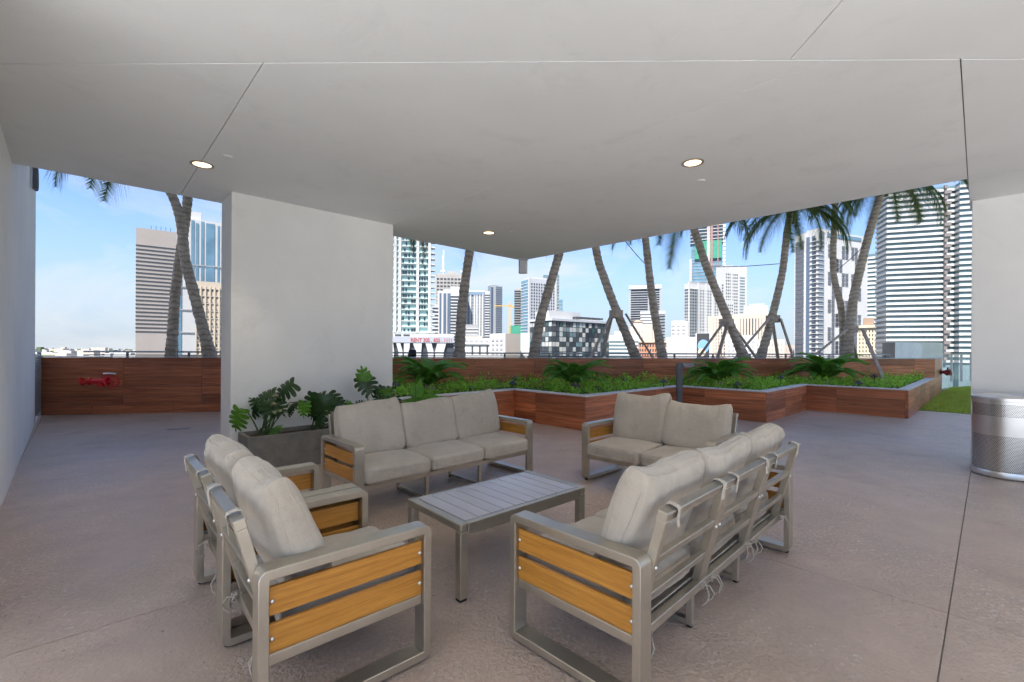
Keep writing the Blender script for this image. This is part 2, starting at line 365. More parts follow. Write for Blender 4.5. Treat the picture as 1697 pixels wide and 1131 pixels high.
# ---- free-standing wall block and right pillar
c0 = Vector((*ce(384, 317), 0)); c1 = Vector((*ce(652, 373), 0)); cdir = (c1 - c0).normalized(); cn = Vector((-cdir.y, cdir.x, 0))
cth = 0.56
cp = [c0, c1, c1 + cn * cth, c0 + cn * cth]
COLW = MB().prism([tuple(p[:2]) for p in cp], 0, CZ - 0.002).build('wall_block', WALL, bev=0.006)
tag(COLW, 'wide white wall block holding up the ceiling behind the monstera trough', 'wall')
pd = az(G1 + 180); pn = az(G2)
pp = [PC, PC + pd * 1.6, PC + pd * 1.6 + pn * 0.75, PC + pn * 0.75]
PIL = MB().prism([tuple(p[:2]) for p in pp], 0, CZ - 0.002).build('pillar', WALL, bev=0.006)
tag(PIL, 'white plaster pillar behind the steel bin at right edge', 'pillar')

# ---- tiles
_tm = {}
def tile_mesh(L, h, m=None):
    k = (round(L, 3), round(h, 3))
    if k not in _tm: _tm[k] = MB().box(0.0025, L - 0.0025, -0.011, 0, 0.002, h - 0.002).mesh('tile', m or TILE, bev=0.0015)
    return _tm[k]
def tile_wall(parent, A, B, z0, z1, rows, L, off=0.0, jig=0.0):
    """outward face is to the right of A->B seen from above turned so that local -y is outward"""
    d = B - A; tot = d.length; d = d.normalized(); rz = math.atan2(d.y, d.x); rh = (z1 - z0) / rows
    for r in range(rows):
        x = -(off % L) if off else 0.0
        if jig and r == 0: x -= jig
        while x < tot - 0.02:
            a = max(0, x); b = min(tot, x + L)
            if b - a > 0.03:
                o = link('tile', tile_mesh(b - a, rh), parent, A + d * a + Vector((0, 0, z0 + r * rh)), (0, 0, rz))
            x += L
# parapet / raised palm bed
PA = Vector((-9.72, 9.36, 0)); pdv = az(78.3); PBx = 23.45
PB = PA + pdv * PBx
K = [Vector((-2.02, 7.06, 0)), None, Vector((1.27, 7.87, 0))]
K[1] = K[2] - az(136.4) * 1.77
def step(p, a, l): return p + az(a) * l
K.append(step(K[2], G2, 3.42)); K.append(step(K[3], 136.4, 1.80)); K.append(step(K[4], G2, 2.84)); K.append(step(K[5], 136.4, 1.84))
# end of parapet on the line K6 -> G2
def isect(p, d, q, e):
    den = d.x * e.y - d.y * e.x; t = ((q.x - p.x) * e.y - (q.y - p.y) * e.x) / den; return p + d * t
PB = isect(PA, pdv, K[6], az(G2)); PE = PB + az(G2) * 3.1
par = empty('raised_bed_wall', PA, 0, 'long wood-look tiled parapet bed with palms rising behind it', 'parapet')
pl = -PA
pback = az(78.3 - 90)
bedpoly = [PA, PB, PE, PE + pback * 0.2, PA + pback * 3.0]
MB().prism([tuple((p - PA)[:2]) for p in bedpoly], 0, 1.10).build('bed_core', DARKJ, par)
MB().prism([tuple((p + pback * 0.18 - PA)[:2]) for p in (PA, PB, PB + az(G2) * 2.7, PA + pback * 2.7)], 1.08, 1.125).build('bed_soil', SOIL, par)
tile_wall(par, PA - PA, PB - PA, 0.0, 1.19, 6, 1.5, 0.0, 0.55)
nF = az(G2)
tile_wall(par, PB - PA, PE - PA, 0.0, 1.19, 6, 1.2)
for (a, b, d) in ((PA, PB, pback), (PB, PE, az(-44))):
    e = (b - a).normalized()
    MB().prism([tuple((p - PA)[:2]) for p in (a - d * 0.018, b - d * 0.018, b + d * 0.16, a + d * 0.16)], 1.192, 1.212).build('coping', GALV, par, bev=0.003)

# zig-zag planter in front of it
plt = empty('zigzag_planter', (0, 0, 0), 0, 'zig-zag wood-look tiled planter with pale coping, full of green plants', 'planter')
PH = 0.585
seq = K + [PB]
def inset(i):
    """corner i of the planter moved inwards by 0.17"""
    wI = 0.17
    def nl(a, b): d = (b - a).normalized(); return Vector((-d.y, d.x, 0))
    if i == 0: return seq[0] + nl(seq[0], seq[1]) * wI
    if i == len(seq) - 1: return seq[i] + nl(seq[i - 1], seq[i]) * wI
    d0 = (seq[i] - seq[i - 1]).normalized(); d1 = (seq[i + 1] - seq[i]).normalized()
    return isect(seq[i] + nl(seq[i - 1], seq[i]) * wI, d0, seq[i] + nl(seq[i], seq[i + 1]) * wI, d1)
for i in range(len(seq) - 1):
    a, b = seq[i], seq[i + 1]
    d = (b - a).normalized(); n = Vector((-d.y, d.x, 0))
    ia, ib = inset(i), inset(i + 1)
    MB().prism([tuple(p[:2]) for p in (a, b, ib, ia)], 0, PH - 0.001).build('planter_wall', DARKJ, plt)
    oa = a - n * 0.016; ob = b - n * 0.016
    if i > 0:
        dp = (a - seq[i - 1]).normalized(); npv = Vector((-dp.y, dp.x, 0)); oa = isect(oa, d, a - npv * 0.016, dp)
    if i < len(seq) - 2:
        dn = (seq[i + 2] - b).normalized(); nn = Vector((-dn.y, dn.x, 0)); ob = isect(ob, d, b - nn * 0.016, dn)
    tA = a; tB = b
    tile_wall(plt, a, b, 0.0, PH, 3, 1.2, off=(0.6 if i % 2 else 0.0))
    MB().prism([tuple(p[:2]) for p in (oa, ob, ib, ia)], PH + 0.001, PH + 0.026).build('coping', CAPM, plt, bev=0.003)
soilp = [tuple((inset(i))[:2]) for i in range(len(seq))] + [tuple(PB[:2]), tuple(isect(PA, pdv, c1 + cn * 0.3, az(G1))[:2])]
MB().prism(soilp, 0.02, 0.47).build('planter_soil', SOIL, plt)

# artificial turf at right
tp = [K[6] + az(G2) * 2.0 + az(136.4) * 0.02, K[6] + az(G2) * 2.0 + az(138) * 12, Vector((34, 20, 0)), Vector((27.5, 22.8, 0)), Vector((17.1, 17.75, 0)), PE + az(136.4) * 0.02]
TURF = MB().prism([tuple(p[:2]) for p in tp], -0.002, 0.014).build('turf', pm('turf_green', (0.26, 0.36, 0.055), 0.9, var=0.25, vs_=2.0, bump=(200, 0.8, 0.01)))
tag(TURF, kind='structure')

# city ground far below, sea of roofs to the horizon
GZ = -38.0
gm = NT('city_ground'); gv = gm.coord('Object'); gc = gm.ramp(gm.noise(gv, 0.004, 8, 0.7), [(0.35, (0.06, 0.09, 0.05)), (0.5, (0.14, 0.14, 0.13)), (0.65, (0.24, 0.23, 0.22))])
gm.set(Base_Color=gc, Roughness=0.9)
MB().box(-14000, 14000, -14000, 14000, GZ - 2, GZ).build('city_ground', gm.mat)['kind'] = 'structure'

# ================================================================== FURNITURE
def loop_frame(w, D, h, t, r=0.035):
    """closed rectangular flat-bar loop in the y-z plane, width w along x"""
    def rr(y0, y1, z0, z1, rad, n=4):
        pts = []
        for cy, cz, a0 in ((y1 - rad, z1 - rad, 0), (y0 + rad, z1 - rad, 90), (y0 + rad, z0 + rad, 180), (y1 - rad, z0 + rad, 270)):
            for k in range(n + 1):
                a = R(a0 + 90 * k / n); pts.append((cy + rad * math.cos(a), cz + rad * math.sin(a)))
        return pts
    o = rr(-D / 2, D / 2, 0.014, h, r); i = rr(-D / 2 + t, D / 2 - t, 0.014 + t, h - t, 0.004)
    n = len(o); m = MB(); x0, x1 = -w / 2, w / 2
    vs = [(x, y, z) for x in (x0, x1) for (y, z) in o] + [(x, y, z) for x in (x0, x1) for (y, z) in i]
    fs = []
    for k in range(n):
        q = (k + 1) % n
        fs += [(k, q, n + q, n + k), (2 * n + k, 3 * n + k, 3 * n + q, 2 * n + q), (k, 2 * n + k, 2 * n + q, q), (n + k, n + q, 3 * n + q, 3 * n + k)]
    m.add(vs, fs); return m.mesh('arm_frame', MET, smooth=40, bev=0.0025, ang=60)
SD, SH, BW, BT = 0.70, 0.61, 0.085, 0.036
LOOP = loop_frame(BW, SD, SH, BT)
FOOT = MB().lathe([(0, 0), (0.014, 0), (0.016, 0.003), (0.016, 0.015), (0, 0.015)], 12).mesh('foot', RUB)
BOLT = MB().lathe([(0.0085, 0), (0.0085, 0.003), (0.006, 0.006), (0, 0.0075)], 10).mesh('bolt', STEEL, smooth=60)
def bar(x0, x1, y0, y1, z0, z1, name, parent, mat=None, bev=0.003):
    cx, cy, cz = (x0 + x1) / 2, (y0 + y1) / 2, (z0 + z1) / 2
    return MB().box(x0 - cx, x1 - cx, y0 - cy, y1 - cy, z0 - cz, z1 - cz).build(name, mat or MET, parent, bev=bev, loc=(cx, cy, cz))

def cushion(name, W, Hh, T, seed, seat=False, sag=0.0):
    """soft boxed cushion: local x width, z height (or depth for a seat), y thickness"""
    nx, nz, ny = 44, 38, 9
    bm = bmesh.new(); idx = {}
    def P(x, y, z):
        ex = 1 - abs(x) ** 5; ez = 1 - abs(z) ** 5
        f = max(0, ex * ez) ** 0.42
        edge = 0.62 if seat else 0.50
        th = T / 2 * (edge + (1 - edge) * f)
        pin = 1 - 0.05 * (abs(z) ** 3) * (1 if not seat else 0.3); pin2 = 1 - 0.05 * (abs(x) ** 3) * (1 if not seat else 0.3)
        # rounded plan corners
        cr = max(0, abs(x) - 0.86) * max(0, abs(z) - 0.84) * 1.9
        bul = 1 + (0.028 if not seat else 0.012) * (1 - y * y)
        px = W / 2 * x * pin * bul * (1 - cr); pz = Hh / 2 * z * pin2 * bul * (1 - cr); py = th * y * (1.0)
        q = Vector((px * 1 + seed * 7.31, py, pz + seed * 3.7))
        a = noise.noise(q * 2.6) * (0.020 if seat else 0.030) + noise.noise(q * 6.0) * 0.010
        # gathers running down from the top seam and out of the corners
        g = noise.noise(Vector((px * 30 + noise.noise(q * 4) * 1.8, seed * 5.0, pz * 3.2)))
        fall = max(0, z) ** 1.6 if not seat else abs(z) ** 4 * 0.5
        a += g * 0.024 * fall * (1 - 0.0 * abs(x))
        cdist = min((Vector((abs(x), z)) - Vector((1, s))).length for s in (1, -1))
        g2 = noise.noise(Vector(((abs(px) + pz * (1 if z < 0 else -1)) * 30, seed * 9 + (3 if x > 0 else 0), 0.0)))
        a += g2 * 0.016 * max(0, 1 - cdist / 0.75)
        if seat: a *= 0.6
        py += a * (1 if y > 0 else -0.7) * (abs(y) ** 0.5)
        pz += sag * (x * 0.5 + 0.25 * math.sin(seed * 3 + x * 3.0)) * (z > 0) * z
        if not seat and z > 0:
            pz += (0.044 * abs(x) ** 3.2 - 0.014 + 0.016 * noise.noise(Vector((x * 1.4, seed * 2.0, 0)))) * z ** 2
            py *= 1 - 0.26 * z ** 3 * (1 - 0.4 * abs(x))
        px += noise.noise(Vector((pz * 4 + seed, 1.7, seed))) * 0.010 * abs(x)
        pz += noise.noise(Vector((px * 3.5 + seed, 4.7, seed))) * 0.014 * abs(z)
        return (px, py, pz)
    def V(i, j, k):
        key = (i, j, k)
        if key not in idx:
            def sp(t): return math.copysign(1 - (1 - abs(t)) ** 1.35, t)
            idx[key] = bm.verts.new(P(sp(2 * i / nx - 1), 2 * j / ny - 1, sp(2 * k / nz - 1)))
        return idx[key]
    for i in range(nx):
        for k in range(nz):
            for j in (0, ny): bm.faces.new((V(i, j, k), V(i + 1, j, k), V(i + 1, j, k + 1), V(i, j, k + 1)))
    for j in range(ny):
        for i in range(nx):
            for k in (0, nz): bm.faces.new((V(i, j, k), V(i + 1, j, k), V(i + 1, j + 1, k), V(i, j + 1, k)))
        for k in range(nz):
            for i in (0, nx): bm.faces.new((V(i, j, k), V(i, j, k + 1), V(i, j + 1, k + 1), V(i, j + 1, k)))
    bmesh.ops.recalc_face_normals(bm, faces=bm.faces)
    bmesh.ops.smooth_vert(bm, verts=bm.verts, factor=0.35, use_axis_x=True, use_axis_y=True, use_axis_z=True)
    for f in bm.faces: f.smooth = True
    me = bpy.data.meshes.new(name); bm.to_mesh(me); bm.free(); me.materials.append(FAB)
    # welt along the front border seam
    return me, P
def piping(P, y, r=0.0038):
    loop = []
    n = 26
    for s in range(4):
        for k in range(n):
            t = 2 * k / n - 1
            x, z = ((t, 1), (1, -t), (-t, -1), (-1, t))[s]
            loop.append(P(math.copysign(1 - (1 - abs(x)) ** 1.35, x), y, math.copysign(1 - (1 - abs(z)) ** 1.35, z)))
    L_ = [Vector(p) for p in loop]; nL = len(L_)
    for _ in range(3): L_ = [(L_[i - 1] + L_[i] * 2 + L_[(i + 1) % nL]) / 4 for i in range(nL)]
    m = MB(); pts = L_ + [L_[0]]
    m.tube(pts, r, 5, cap=False); return m.mesh('piping', FAB, smooth=80)
def strap_mesh(seed):
    m = MB(); n = 12; wS = 0.030
    pts = [(-0.034, -0.020), (-0.0265, 0.012), (-0.0225, 0.0215), (-0.012, 0.0255), (0.0, 0.0265), (0.012, 0.0255), (0.0225, 0.0215), (0.0265, 0.012), (0.0275, -0.008), (0.030, -0.028), (0.033 + 0.003 * math.sin(seed), -0.048)]
    vs = []
    for (y, z) in pts:
        for dx, e in ((-wS / 2, 0), (wS / 2, 0), (wS / 2, 1), (-wS / 2, 1)):
            k = 1 + 0.10 * e; vs.append((dx + 0.003 * math.sin(seed + z * 60), y * k, z * k))
    fs = []
    for i in range(len(pts) - 1):
        for j in range(4): fs.append((i * 4 + j, i * 4 + (j + 1) % 4, i * 4 + 4 + (j + 1) % 4, i * 4 + 4 + j))
    fs += [(3, 2, 1, 0), tuple(len(vs) - 4 + q for q in range(4))]
    m.add(vs, fs); return m.mesh('strap', FAB, smooth=50)
STRAPS = [strap_mesh(s) for s in (0, 1.7, 3.1)]
def tie_mesh(seed):
    rnd = random.Random(seed); m = MB()
    for s in range(2):
        a = rnd.uniform(-0.04, 0.04); l = rnd.uniform(0.05, 0.095); o = rnd.uniform(0.0, 0.05)
        m.tube([(0, 0, 0), (a * 0.4, o, 0.012 - 0.01 * s), (a * 0.8, o + 0.02, -l * 0.4), (a, o + 0.012, -l * 0.75), (a * 1.15, o + rnd.uniform(-.02, .02), -l)], 0.0034, 5)
    for s in (-1, 1):
        m.tube([(0, 0, 0), (s * 0.018, 0.008, 0.008), (s * 0.026, 0.012, -0.004), (s * 0.015, 0.009, -0.012), (0, 0, 0)], 0.004, 5)
    return m.mesh('tie', FAB, smooth=60)
TIES = [tie_mesh(s) for s in range(3)]
_seed = [0.0]
def seating(name, n, L, loc, rear_az, label, cat, group, tops=None):
    t = empty(name, loc, -R(rear_az), label, cat, group)
    hx = L / 2
    for s in (-1, 1):
        link('arm_frame', LOOP, t, (s * (hx - BW / 2), 0, 0))
        for y in (-SD / 2 + 0.03, SD / 2 - 0.03): link('foot', FOOT, t, (s * (hx - BW / 2), y, 0))
        xo = s * (hx - 0.030)
        ylen = SD / 2 - BT - 0.001
        for z0, z1 in ((0.437, 0.540), (0.301, 0.405)):
            sl = bar(xo - 0.009, xo + 0.009, -ylen, ylen, z0, z1, 'arm_slat', t, SLAT, 0.002)
            for y in (-ylen + 0.012, ylen - 0.012):
                link('bolt', BOLT, sl, (s * 0.009, y, 0), (0, s * R(90), 0))
        bar(s * (hx - BW / 2) - 0.02, s * (hx - BW / 2) + 0.02, -ylen, ylen, 0.256, 0.297, 'arm_rail', t)
    ix = hx - BW
    # seat frame
    bar(-ix, ix, -SD / 2 + 0.02, -SD / 2 + 0.06, 0.235, 0.272, 'seat_rail', t)
    bar(-ix, ix, 0.215, 0.245, 0.232, 0.272, 'seat_rail', t); bar(-ix, ix, 0.252, 0.292, 0.225, 0.265, 'seat_rail', t)
    for k in range(3): bar(-ix, ix, -0.21 + 0.13 * k, -0.14 + 0.13 * k, 0.252, 0.268, 'seat_slat', t)
    # reclined back
    bz0, by0, bz1, by1 = 0.262, 0.262, 0.785, 0.395
    lean = math.atan2(by1 - by0, bz1 - bz0); bl = math.hypot(by1 - by0, bz1 - bz0)
    bay = 2 * ix / n
    posts = [-ix + 0.021] + [v for k in range(1, n) for v in (-ix + bay * k - 0.021, -ix + bay * k + 0.021)] + [ix - 0.021]
    for x in posts:
        p = MB().box(-0.0205, 0.0205, -0.02, 0.02, 0, bl - 0.038).build('back_post', MET, t, bev=0.003, loc=(x, by0, bz0), rot=(-lean, 0, 0))
        link('bolt', BOLT, p, (0, 0.0195, bl * 0.56), (-R(90), 0, 0))
    MB().box(-ix, ix, -0.021, 0.021, -0.019, 0.019).build('back_rail', MET, t, bev=0.003, loc=(0, by0 + (bl - 0.019) * math.sin(lean), bz0 + (bl - 0.019) * math.cos(lean)), rot=(-lean, 0, 0))
    for k in range(n):
        xa = -ix + bay * k + 0.043; xb = -ix + bay * (k + 1) - 0.043
        for f in (0.28, 0.60):
            MB().box((xa - xb) / 2, (xb - xa) / 2, -0.014, 0.014, -0.017, 0.017).build('back_slat', MET, t, bev=0.002, loc=((xa + xb) / 2, by0 + bl * f * math.sin(lean), bz0 + bl * f * math.cos(lean)), rot=(-lean, 0, 0))
    # intermediate U legs
    if n > 1:
        for k in range(1, n):
            x = -ix + bay * k
            m = MB()
            m.box(-0.016, 0.016, -0.30, -0.268, 0.012, 0.235).box(-0.016, 0.016, 0.205, 0.237, 0.012, 0.232).box(-0.0155, 0.0155, -0.2675, 0.2045, 0.012, 0.040)
            m.build('middle_leg', MET, t, bev=0.002, loc=(x, 0, 0))
            for y in (-0.284, 0.22): link('foot', FOOT, t, (x, y, 0))
    for k in range(n):
        x = -ix + bay * (k + 0.5); _seed[0] += 1.37; sd_ = _seed[0]
        me, P = cushion('seat_cushion', bay - 0.004, 0.625, 0.165, sd_, True)
        o = link('seat_cushion', me, t, (x, -0.075, 0.352), (R(90) + 0.015, 0, random.uniform(-.008, .008)))
        link('piping', piping(P, 0.72), o); link('piping', piping(P, -0.72), o)
        tw, tz, tt, dx = (tops[k] if tops else (0, 0, 0, 0))
        _seed[0] += 0.9
        me, P = cushion('back_cushion', bay + 0.004, 0.505 + tz, 0.18, _seed[0], False, 0.03)
        o = link('back_cushion', me, t, (x + dx, 0.185, 0.648 + tz * 0.5), (-lean - 0.05 + tt, tw, random.uniform(-.02, .02)))
        link('piping', piping(P, 0.9, 0.003), o); link('piping', piping(P, -0.9, 0.003), o)
        for s in (-1, 1):
            st = link('strap', STRAPS[(k + s + 1) % 3], t, (x + s * (bay * 0.5 - 0.085), by0 + (bl - 0.018) * math.sin(lean), bz0 + (bl - 0.018) * math.cos(lean) + 0.002), (-lean, 0, s * 0.12))
            link('tie', TIES[(k + s + 2) % 3], t, (x + s * (bay * 0.5 - 0.05), 0.30, 0.262), (0, 0, random.uniform(-.5, .5)))
    return t
def place(corner, sx, L, rear_az):
    """base centre from the world place of the front corner at local (sx*L/2, -SD/2)"""
    r = R(rear_az); X = Vector((math.cos(r), -math.sin(r), 0)); Y = Vector((math.sin(r), math.cos(r), 0))
    return Vector((*corner, 0)) - X * (sx * L / 2) + Y * (SD / 2)
LA = 0.755
seating('armchair', 1, LA, place((-0.358, 2.055), -1, LA, -131.5), -131.5, 'champagne metal armchair nearest the camera, orange slatted side facing it', 'armchair', 'cushioned terrace seats', [(0.06, 0.0, -0.04, 0)])
seating('armchair', 1, LA, place((-0.868, 2.638), -1, LA, -132.5), -132.5, 'second armchair, half hidden behind the nearest one, before the trough', 'armchair', 'cushioned terrace seats', [(0.03, -0.01, -0.05, 0)])
L3 = 2.09
seating('sofa', 3, L3, place((-1.262, 3.668), -1, L3, -44.0), -44.0, 'three-seat sofa facing the camera in front of the concrete plant trough', 'sofa', 'cushioned terrace seats', [(-0.01, 0.0, 0, 0), (0.0, -0.03, 0.03, 0.005), (-0.05, 0.0, 0.06, 0)])
seating('sofa', 3, L3, place((-0.006, 2.205), 1, L3, 135.2), 135.2, 'three-seat sofa seen from behind with cushion straps tied over its back rail', 'sofa', 'cushioned terrace seats', [(0.03, 0.0, -0.06, 0), (0.02, -0.01, -0.05, 0), (0.02, 0.01, -0.04, 0)])
L2 = 1.43
seating('loveseat', 2, L2, place((0.760, 4.935), -1, L2, 46.0), 46.0, 'two-seat sofa with two tall cushions in front of the zig-zag planter', 'loveseat', 'cushioned terrace seats', [(0.0, 0.02, 0.05, 0), (0.035, -0.03, 0.02, -0.01)])

# coffee table
TL, TW, TH = 1.08, 0.585, 0.435
tn = Vector((-0.278, 2.502, 0)); tx = az(48.0); ty = az(-42.0)
tab = empty('coffee_table', tn + tx * TL / 2 + ty * TW / 2, math.atan2(tx.y, tx.x), 'low metal coffee table with pale slatted top between the sofas', 'table')
for sx in (-1, 1):
    for sy in (-1, 1):
        xx = sx * (TL / 2 - 0.027); yy = sy * (TW / 2 - 0.027)
        MB().box(-0.026, 0.026, -0.026, 0.026, 0.014, TH - 0.046).build('leg', MET, tab, bev=0.006, seg=2, loc=(xx, yy, 0))
        MB().box(-0.022, 0.022, -0.022, 0.022, 0.0, 0.0135).build('foot', RUB, tab, loc=(xx, yy, 0))
    MB().box(-0.027, 0.027, -TW / 2, TW / 2, TH - 0.045, TH).build('end_beam', MET, tab, bev=0.008, seg=2, loc=(sx * (TL / 2 - 0.027), 0, 0))
    MB().box(-TL / 2 + 0.058, TL / 2 - 0.058, -0.018, 0.018, TH - 0.075, TH - 0.004).build('side_beam', MET, tab, bev=0.003, loc=(0, sx * (TW / 2 - 0.02), 0))
ns = 10; span = TL - 0.118; pw = span / ns
for k in range(ns):
    MB().box(-pw / 2 + 0.003, pw / 2 - 0.003, -TW / 2 + 0.040, TW / 2 - 0.040, -0.012, 0.0).build('table_slat', TTOP, tab, bev=0.002, loc=(-span / 2 + pw * (k + 0.5), 0, TH - 0.001))
MB().box(-span / 2, span / 2, -TW / 2 + 0.042, TW / 2 - 0.042, TH - 0.03, TH - 0.016).build('under_panel', RUB, tab)

# litter bin
binc = PC + pd * 0.30 + az(G2 + 180) * 0.33
tm = NT('perforated_steel'); uv = tm.n('ShaderNodeUVMap'); mpn = tm.n('ShaderNodeMapping'); tm.l(uv.outputs[0], mpn.inputs[0])
bn = empty('litter_bin', binc, 0, 'round perforated stainless steel bin in front of the right pillar', 'bin'); bn.scale = (1, 1, 1.03)
r0 = 0.285
MB().lathe([(r0 - 0.02, 0.01), (r0 + 0.004, 0.012), (r0 + 0.006, 0.05), (r0 - 0.002, 0.075), (r0 - 0.014, 0.078)], 64).build('base_ring', STEEL, bn, smooth=40)
def perf(z0, z1, name):
    n = 128; rows = max(2, round((z1 - z0) / 0.0135)); m = MB(); dz = (z1 - z0) / rows; da = 2 * math.pi / n
    m.lathe([(r0 - 0.006, z0), (r0 - 0.006, z1)], 64)
    for j in range(rows):
        for i in range(n):
            a = (i + 0.5 * (j % 2)) * da; z = z0 + (j + 0.5) * dz; rr = r0 - 0.0052
            pts = []
            for q in range(6):
                t = q * math.pi / 3; aa = a + math.cos(t) * 0.0043 / r0; pts.append((rr * math.cos(aa), rr * math.sin(aa), z + math.sin(t) * 0.0043))
            m.add(pts, [(0, 1, 2, 3, 4, 5)], 1)
    o = m.build(name, [STEEL, RUB], bn)
    o['kind'] = 'stuff'; return o
perf(0.079, 0.46, 'perforated_band'); perf(0.668, 0.80, 'perforated_band')
MB().lathe([(r0 - 0.012, 0.455), (r0, 0.458), (r0, 0.67), (r0 - 0.012, 0.673)], 64).build('plain_band', STEEL, bn, smooth=40)
MB().lathe([(r0 - 0.012, 0.797), (r0 + 0.002, 0.80), (r0 + 0.002, 0.83), (r0 + 0.012, 0.834), (r0 + 0.012, 0.868), (r0 + 0.002, 0.878), (0.20, 0.892), (0.165, 0.895), (0.155, 0.885), (0.15, 0.80)], 64).build('lid', STEEL, bn, smooth=35)
MB().lathe([(r0 - 0.03, 0.02), (r0 - 0.03, 0.79), (0.0, 0.70)], 40).build('liner', RUB, bn)

# concrete trough and its plants
tl0 = Vector((-2.90, 5.00, 0)); td = az(47.5); tnv = az(47.5 - 90); TLn = 2.35; TWd = 0.46; TZ = 0.415
tr = empty('plant_trough', tl0 + td * TLn / 2 + tnv * TWd / 2, math.atan2(td.y, td.x), 'long grey concrete trough of monstera against the white wall block', 'planter')
wl = 0.045
m = MB(); hx, hy = TLn / 2, TWd / 2
for q in ((-hx, hx, -hy, -hy + wl), (-hx, hx, hy - wl, hy), (-hx, -hx + wl, -hy + wl, hy - wl), (hx - wl, hx, -hy + wl, hy - wl)): pass
o_ = [(-hx, -hy), (hx, -hy), (hx, hy), (-hx, hy)]; i_ = [(-hx + wl, -hy + wl), (hx - wl, -hy + wl), (hx - wl, hy - wl), (-hx + wl, hy - wl)]
vs_ = [(x, y, 0.0) for x, y in o_] + [(x, y, TZ) for x, y in o_] + [(x, y, TZ) for x, y in i_] + [(x, y, TZ - 0.12) for x, y in i_]
fs_ = [(3, 2, 1, 0), (12, 13, 14, 15)]
for k in range(4):
    q = (k + 1) % 4; fs_ += [(k, q, 4 + q, 4 + k), (4 + k, 4 + q, 8 + q, 8 + k), (8 + k, 8 + q, 12 + q, 12 + k)]
m.add(vs_, fs_); m.build('trough_body', CONC, tr, bev=0.006, seg=2)
MB().box(-hx + wl + .001, hx - wl - .001, -hy + wl + .001, hy - wl - .001, TZ - 0.119, TZ - 0.045).build('trough_soil', SOIL, tr)

# ================================================================== PLANTS
def leaf_mesh(name, mat, lobes=6, gap=0.5, curl=0.35, droop=0.5, wid=0.47, seed=0):
    """leaf of unit length: stalk at origin, tip at +y, upper side +z"""
    rnd = random.Random(seed); m = MB(); N = lobes
    def wfun(t): return wid * max(0.02, math.sin(math.pi * min(1, (t * 0.86 + 0.20)))) ** 0.75
    def bend(x, y):
        z = -curl * x * x * 1.6 - droop * max(0, y) ** 2 * 0.55 + 0.10 * abs(x) + 0.012 * math.sin(9 * y + 5 * x)
        return (x, y - 0.10 * droop * max(0, y) ** 2, z)
    for s in (-1, 1):
        for i in range(N):
            t0 = i / N; t1 = (i + 1) / N; tm_ = (t0 + t1) / 2
            W = wfun(tm_) * rnd.uniform(0.92, 1.06); back = -0.30 * (1 - t0) ** 2 + 0.08
            rows = []
            for f in (0, 0.3, 0.55, 0.8, 1.0):
                g = gap * max(0, f - 0.28) / 0.72 * 0.42
                half = (t1 - t0) / 2 * (1 + 0.75 * f * (1 - tm_)) * (1 - g) * (0.62 if f == 1 else 1)
                cy = tm_ + back * f + (0.10 * f * f)
                wx = W * f
                if i == N - 1: cy = tm_ + 0.03 * f; wx = W * f * 0.9
                rows.append((wx, cy - half, cy + half))
            vs = []
            for (wx, y0, y1) in rows: vs += [bend(s * wx, y0), bend(s * wx, (y0 + y1) / 2), bend(s * wx, y1)]
            fs = []
            for k in range(4):
                for c in range(2):
                    a = k * 3 + c; q = (a, a + 1, a + 4, a + 3); fs.append(q if s < 0 else q[::-1])
            m.add(vs, fs)
    # tip
    m.add([bend(-0.03, 0.96), bend(0.03, 0.96), bend(0, 1.12)], [(0, 1, 2)])
    me = bpy.data.meshes.new(name); me.from_pydata(m.v, [], m.f); me.materials.append(mat)
    for p in me.polygons: p.use_smooth = True
    return me
MLEAF = [leaf_mesh('leaf', MONST, 6, 0.7, 0.5, 0.5, 0.50, s) for s in range(3)]
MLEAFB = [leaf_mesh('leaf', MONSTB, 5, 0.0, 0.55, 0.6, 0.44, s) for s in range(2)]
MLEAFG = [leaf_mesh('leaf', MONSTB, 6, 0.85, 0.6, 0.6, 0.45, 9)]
def pot_plant(name, label, cat, root_px, d, leaves, group):
    rp0 = at_z(root_px[0], root_px[1], 0); b = Vector((ray(root_px[0], 0).x * d, d, TZ - 0.05))
    t = empty(name, b, 0, label, cat, group)
    for (zx, zy, size, ang, tilt, kind, dd) in leaves:
        P = at_d(370 + zx * 0.2298, 600 + zy * 0.2298, d + dd) - b
        a = R(ang); ydir = Vector((math.cos(a), -math.sin(R(tilt)) * 0.8, math.sin(a))).normalized()
        nrm_ = Vector((0.15, -math.cos(R(tilt)), math.sin(R(tilt)) + 0.5)); xdir = ydir.cross(nrm_).normalized(); zdir = xdir.cross(ydir).normalized()
        L = 1.08 * size * 0.2298 / FPX * (d + dd)
        base = P - ydir * L * 0.5
        me = (MLEAF if kind == 0 else MLEAFB if kind == 1 else MLEAFG); me = me[int(zx) % len(me)]
        o = link('leaf', me, t); M = Matrix((xdir, ydir, zdir)).transposed().to_4x4(); M.translation = base
        o.matrix_local = M @ Matrix.Diagonal((L, L, L, 1))
        r0_ = Vector((random.uniform(-.09, .09), random.uniform(-.07, .07), 0))
        mid = r0_ * 0.6 + base * 0.55 + Vector((0, 0, 0.08 + 0.12 * base.length)); mid2 = base * 0.9 + Vector((0, 0, 0.04))
        pts = [r0_, r0_.lerp(mid, 0.55), mid.lerp(mid2, 0.4), base + Vector((0, 0, 0.015)), base]
        MB().tube(pts, [0.009, 0.008, 0.0065, 0.005, 0.004], 6).build('stalk', STEM, t, smooth=80)
    return t
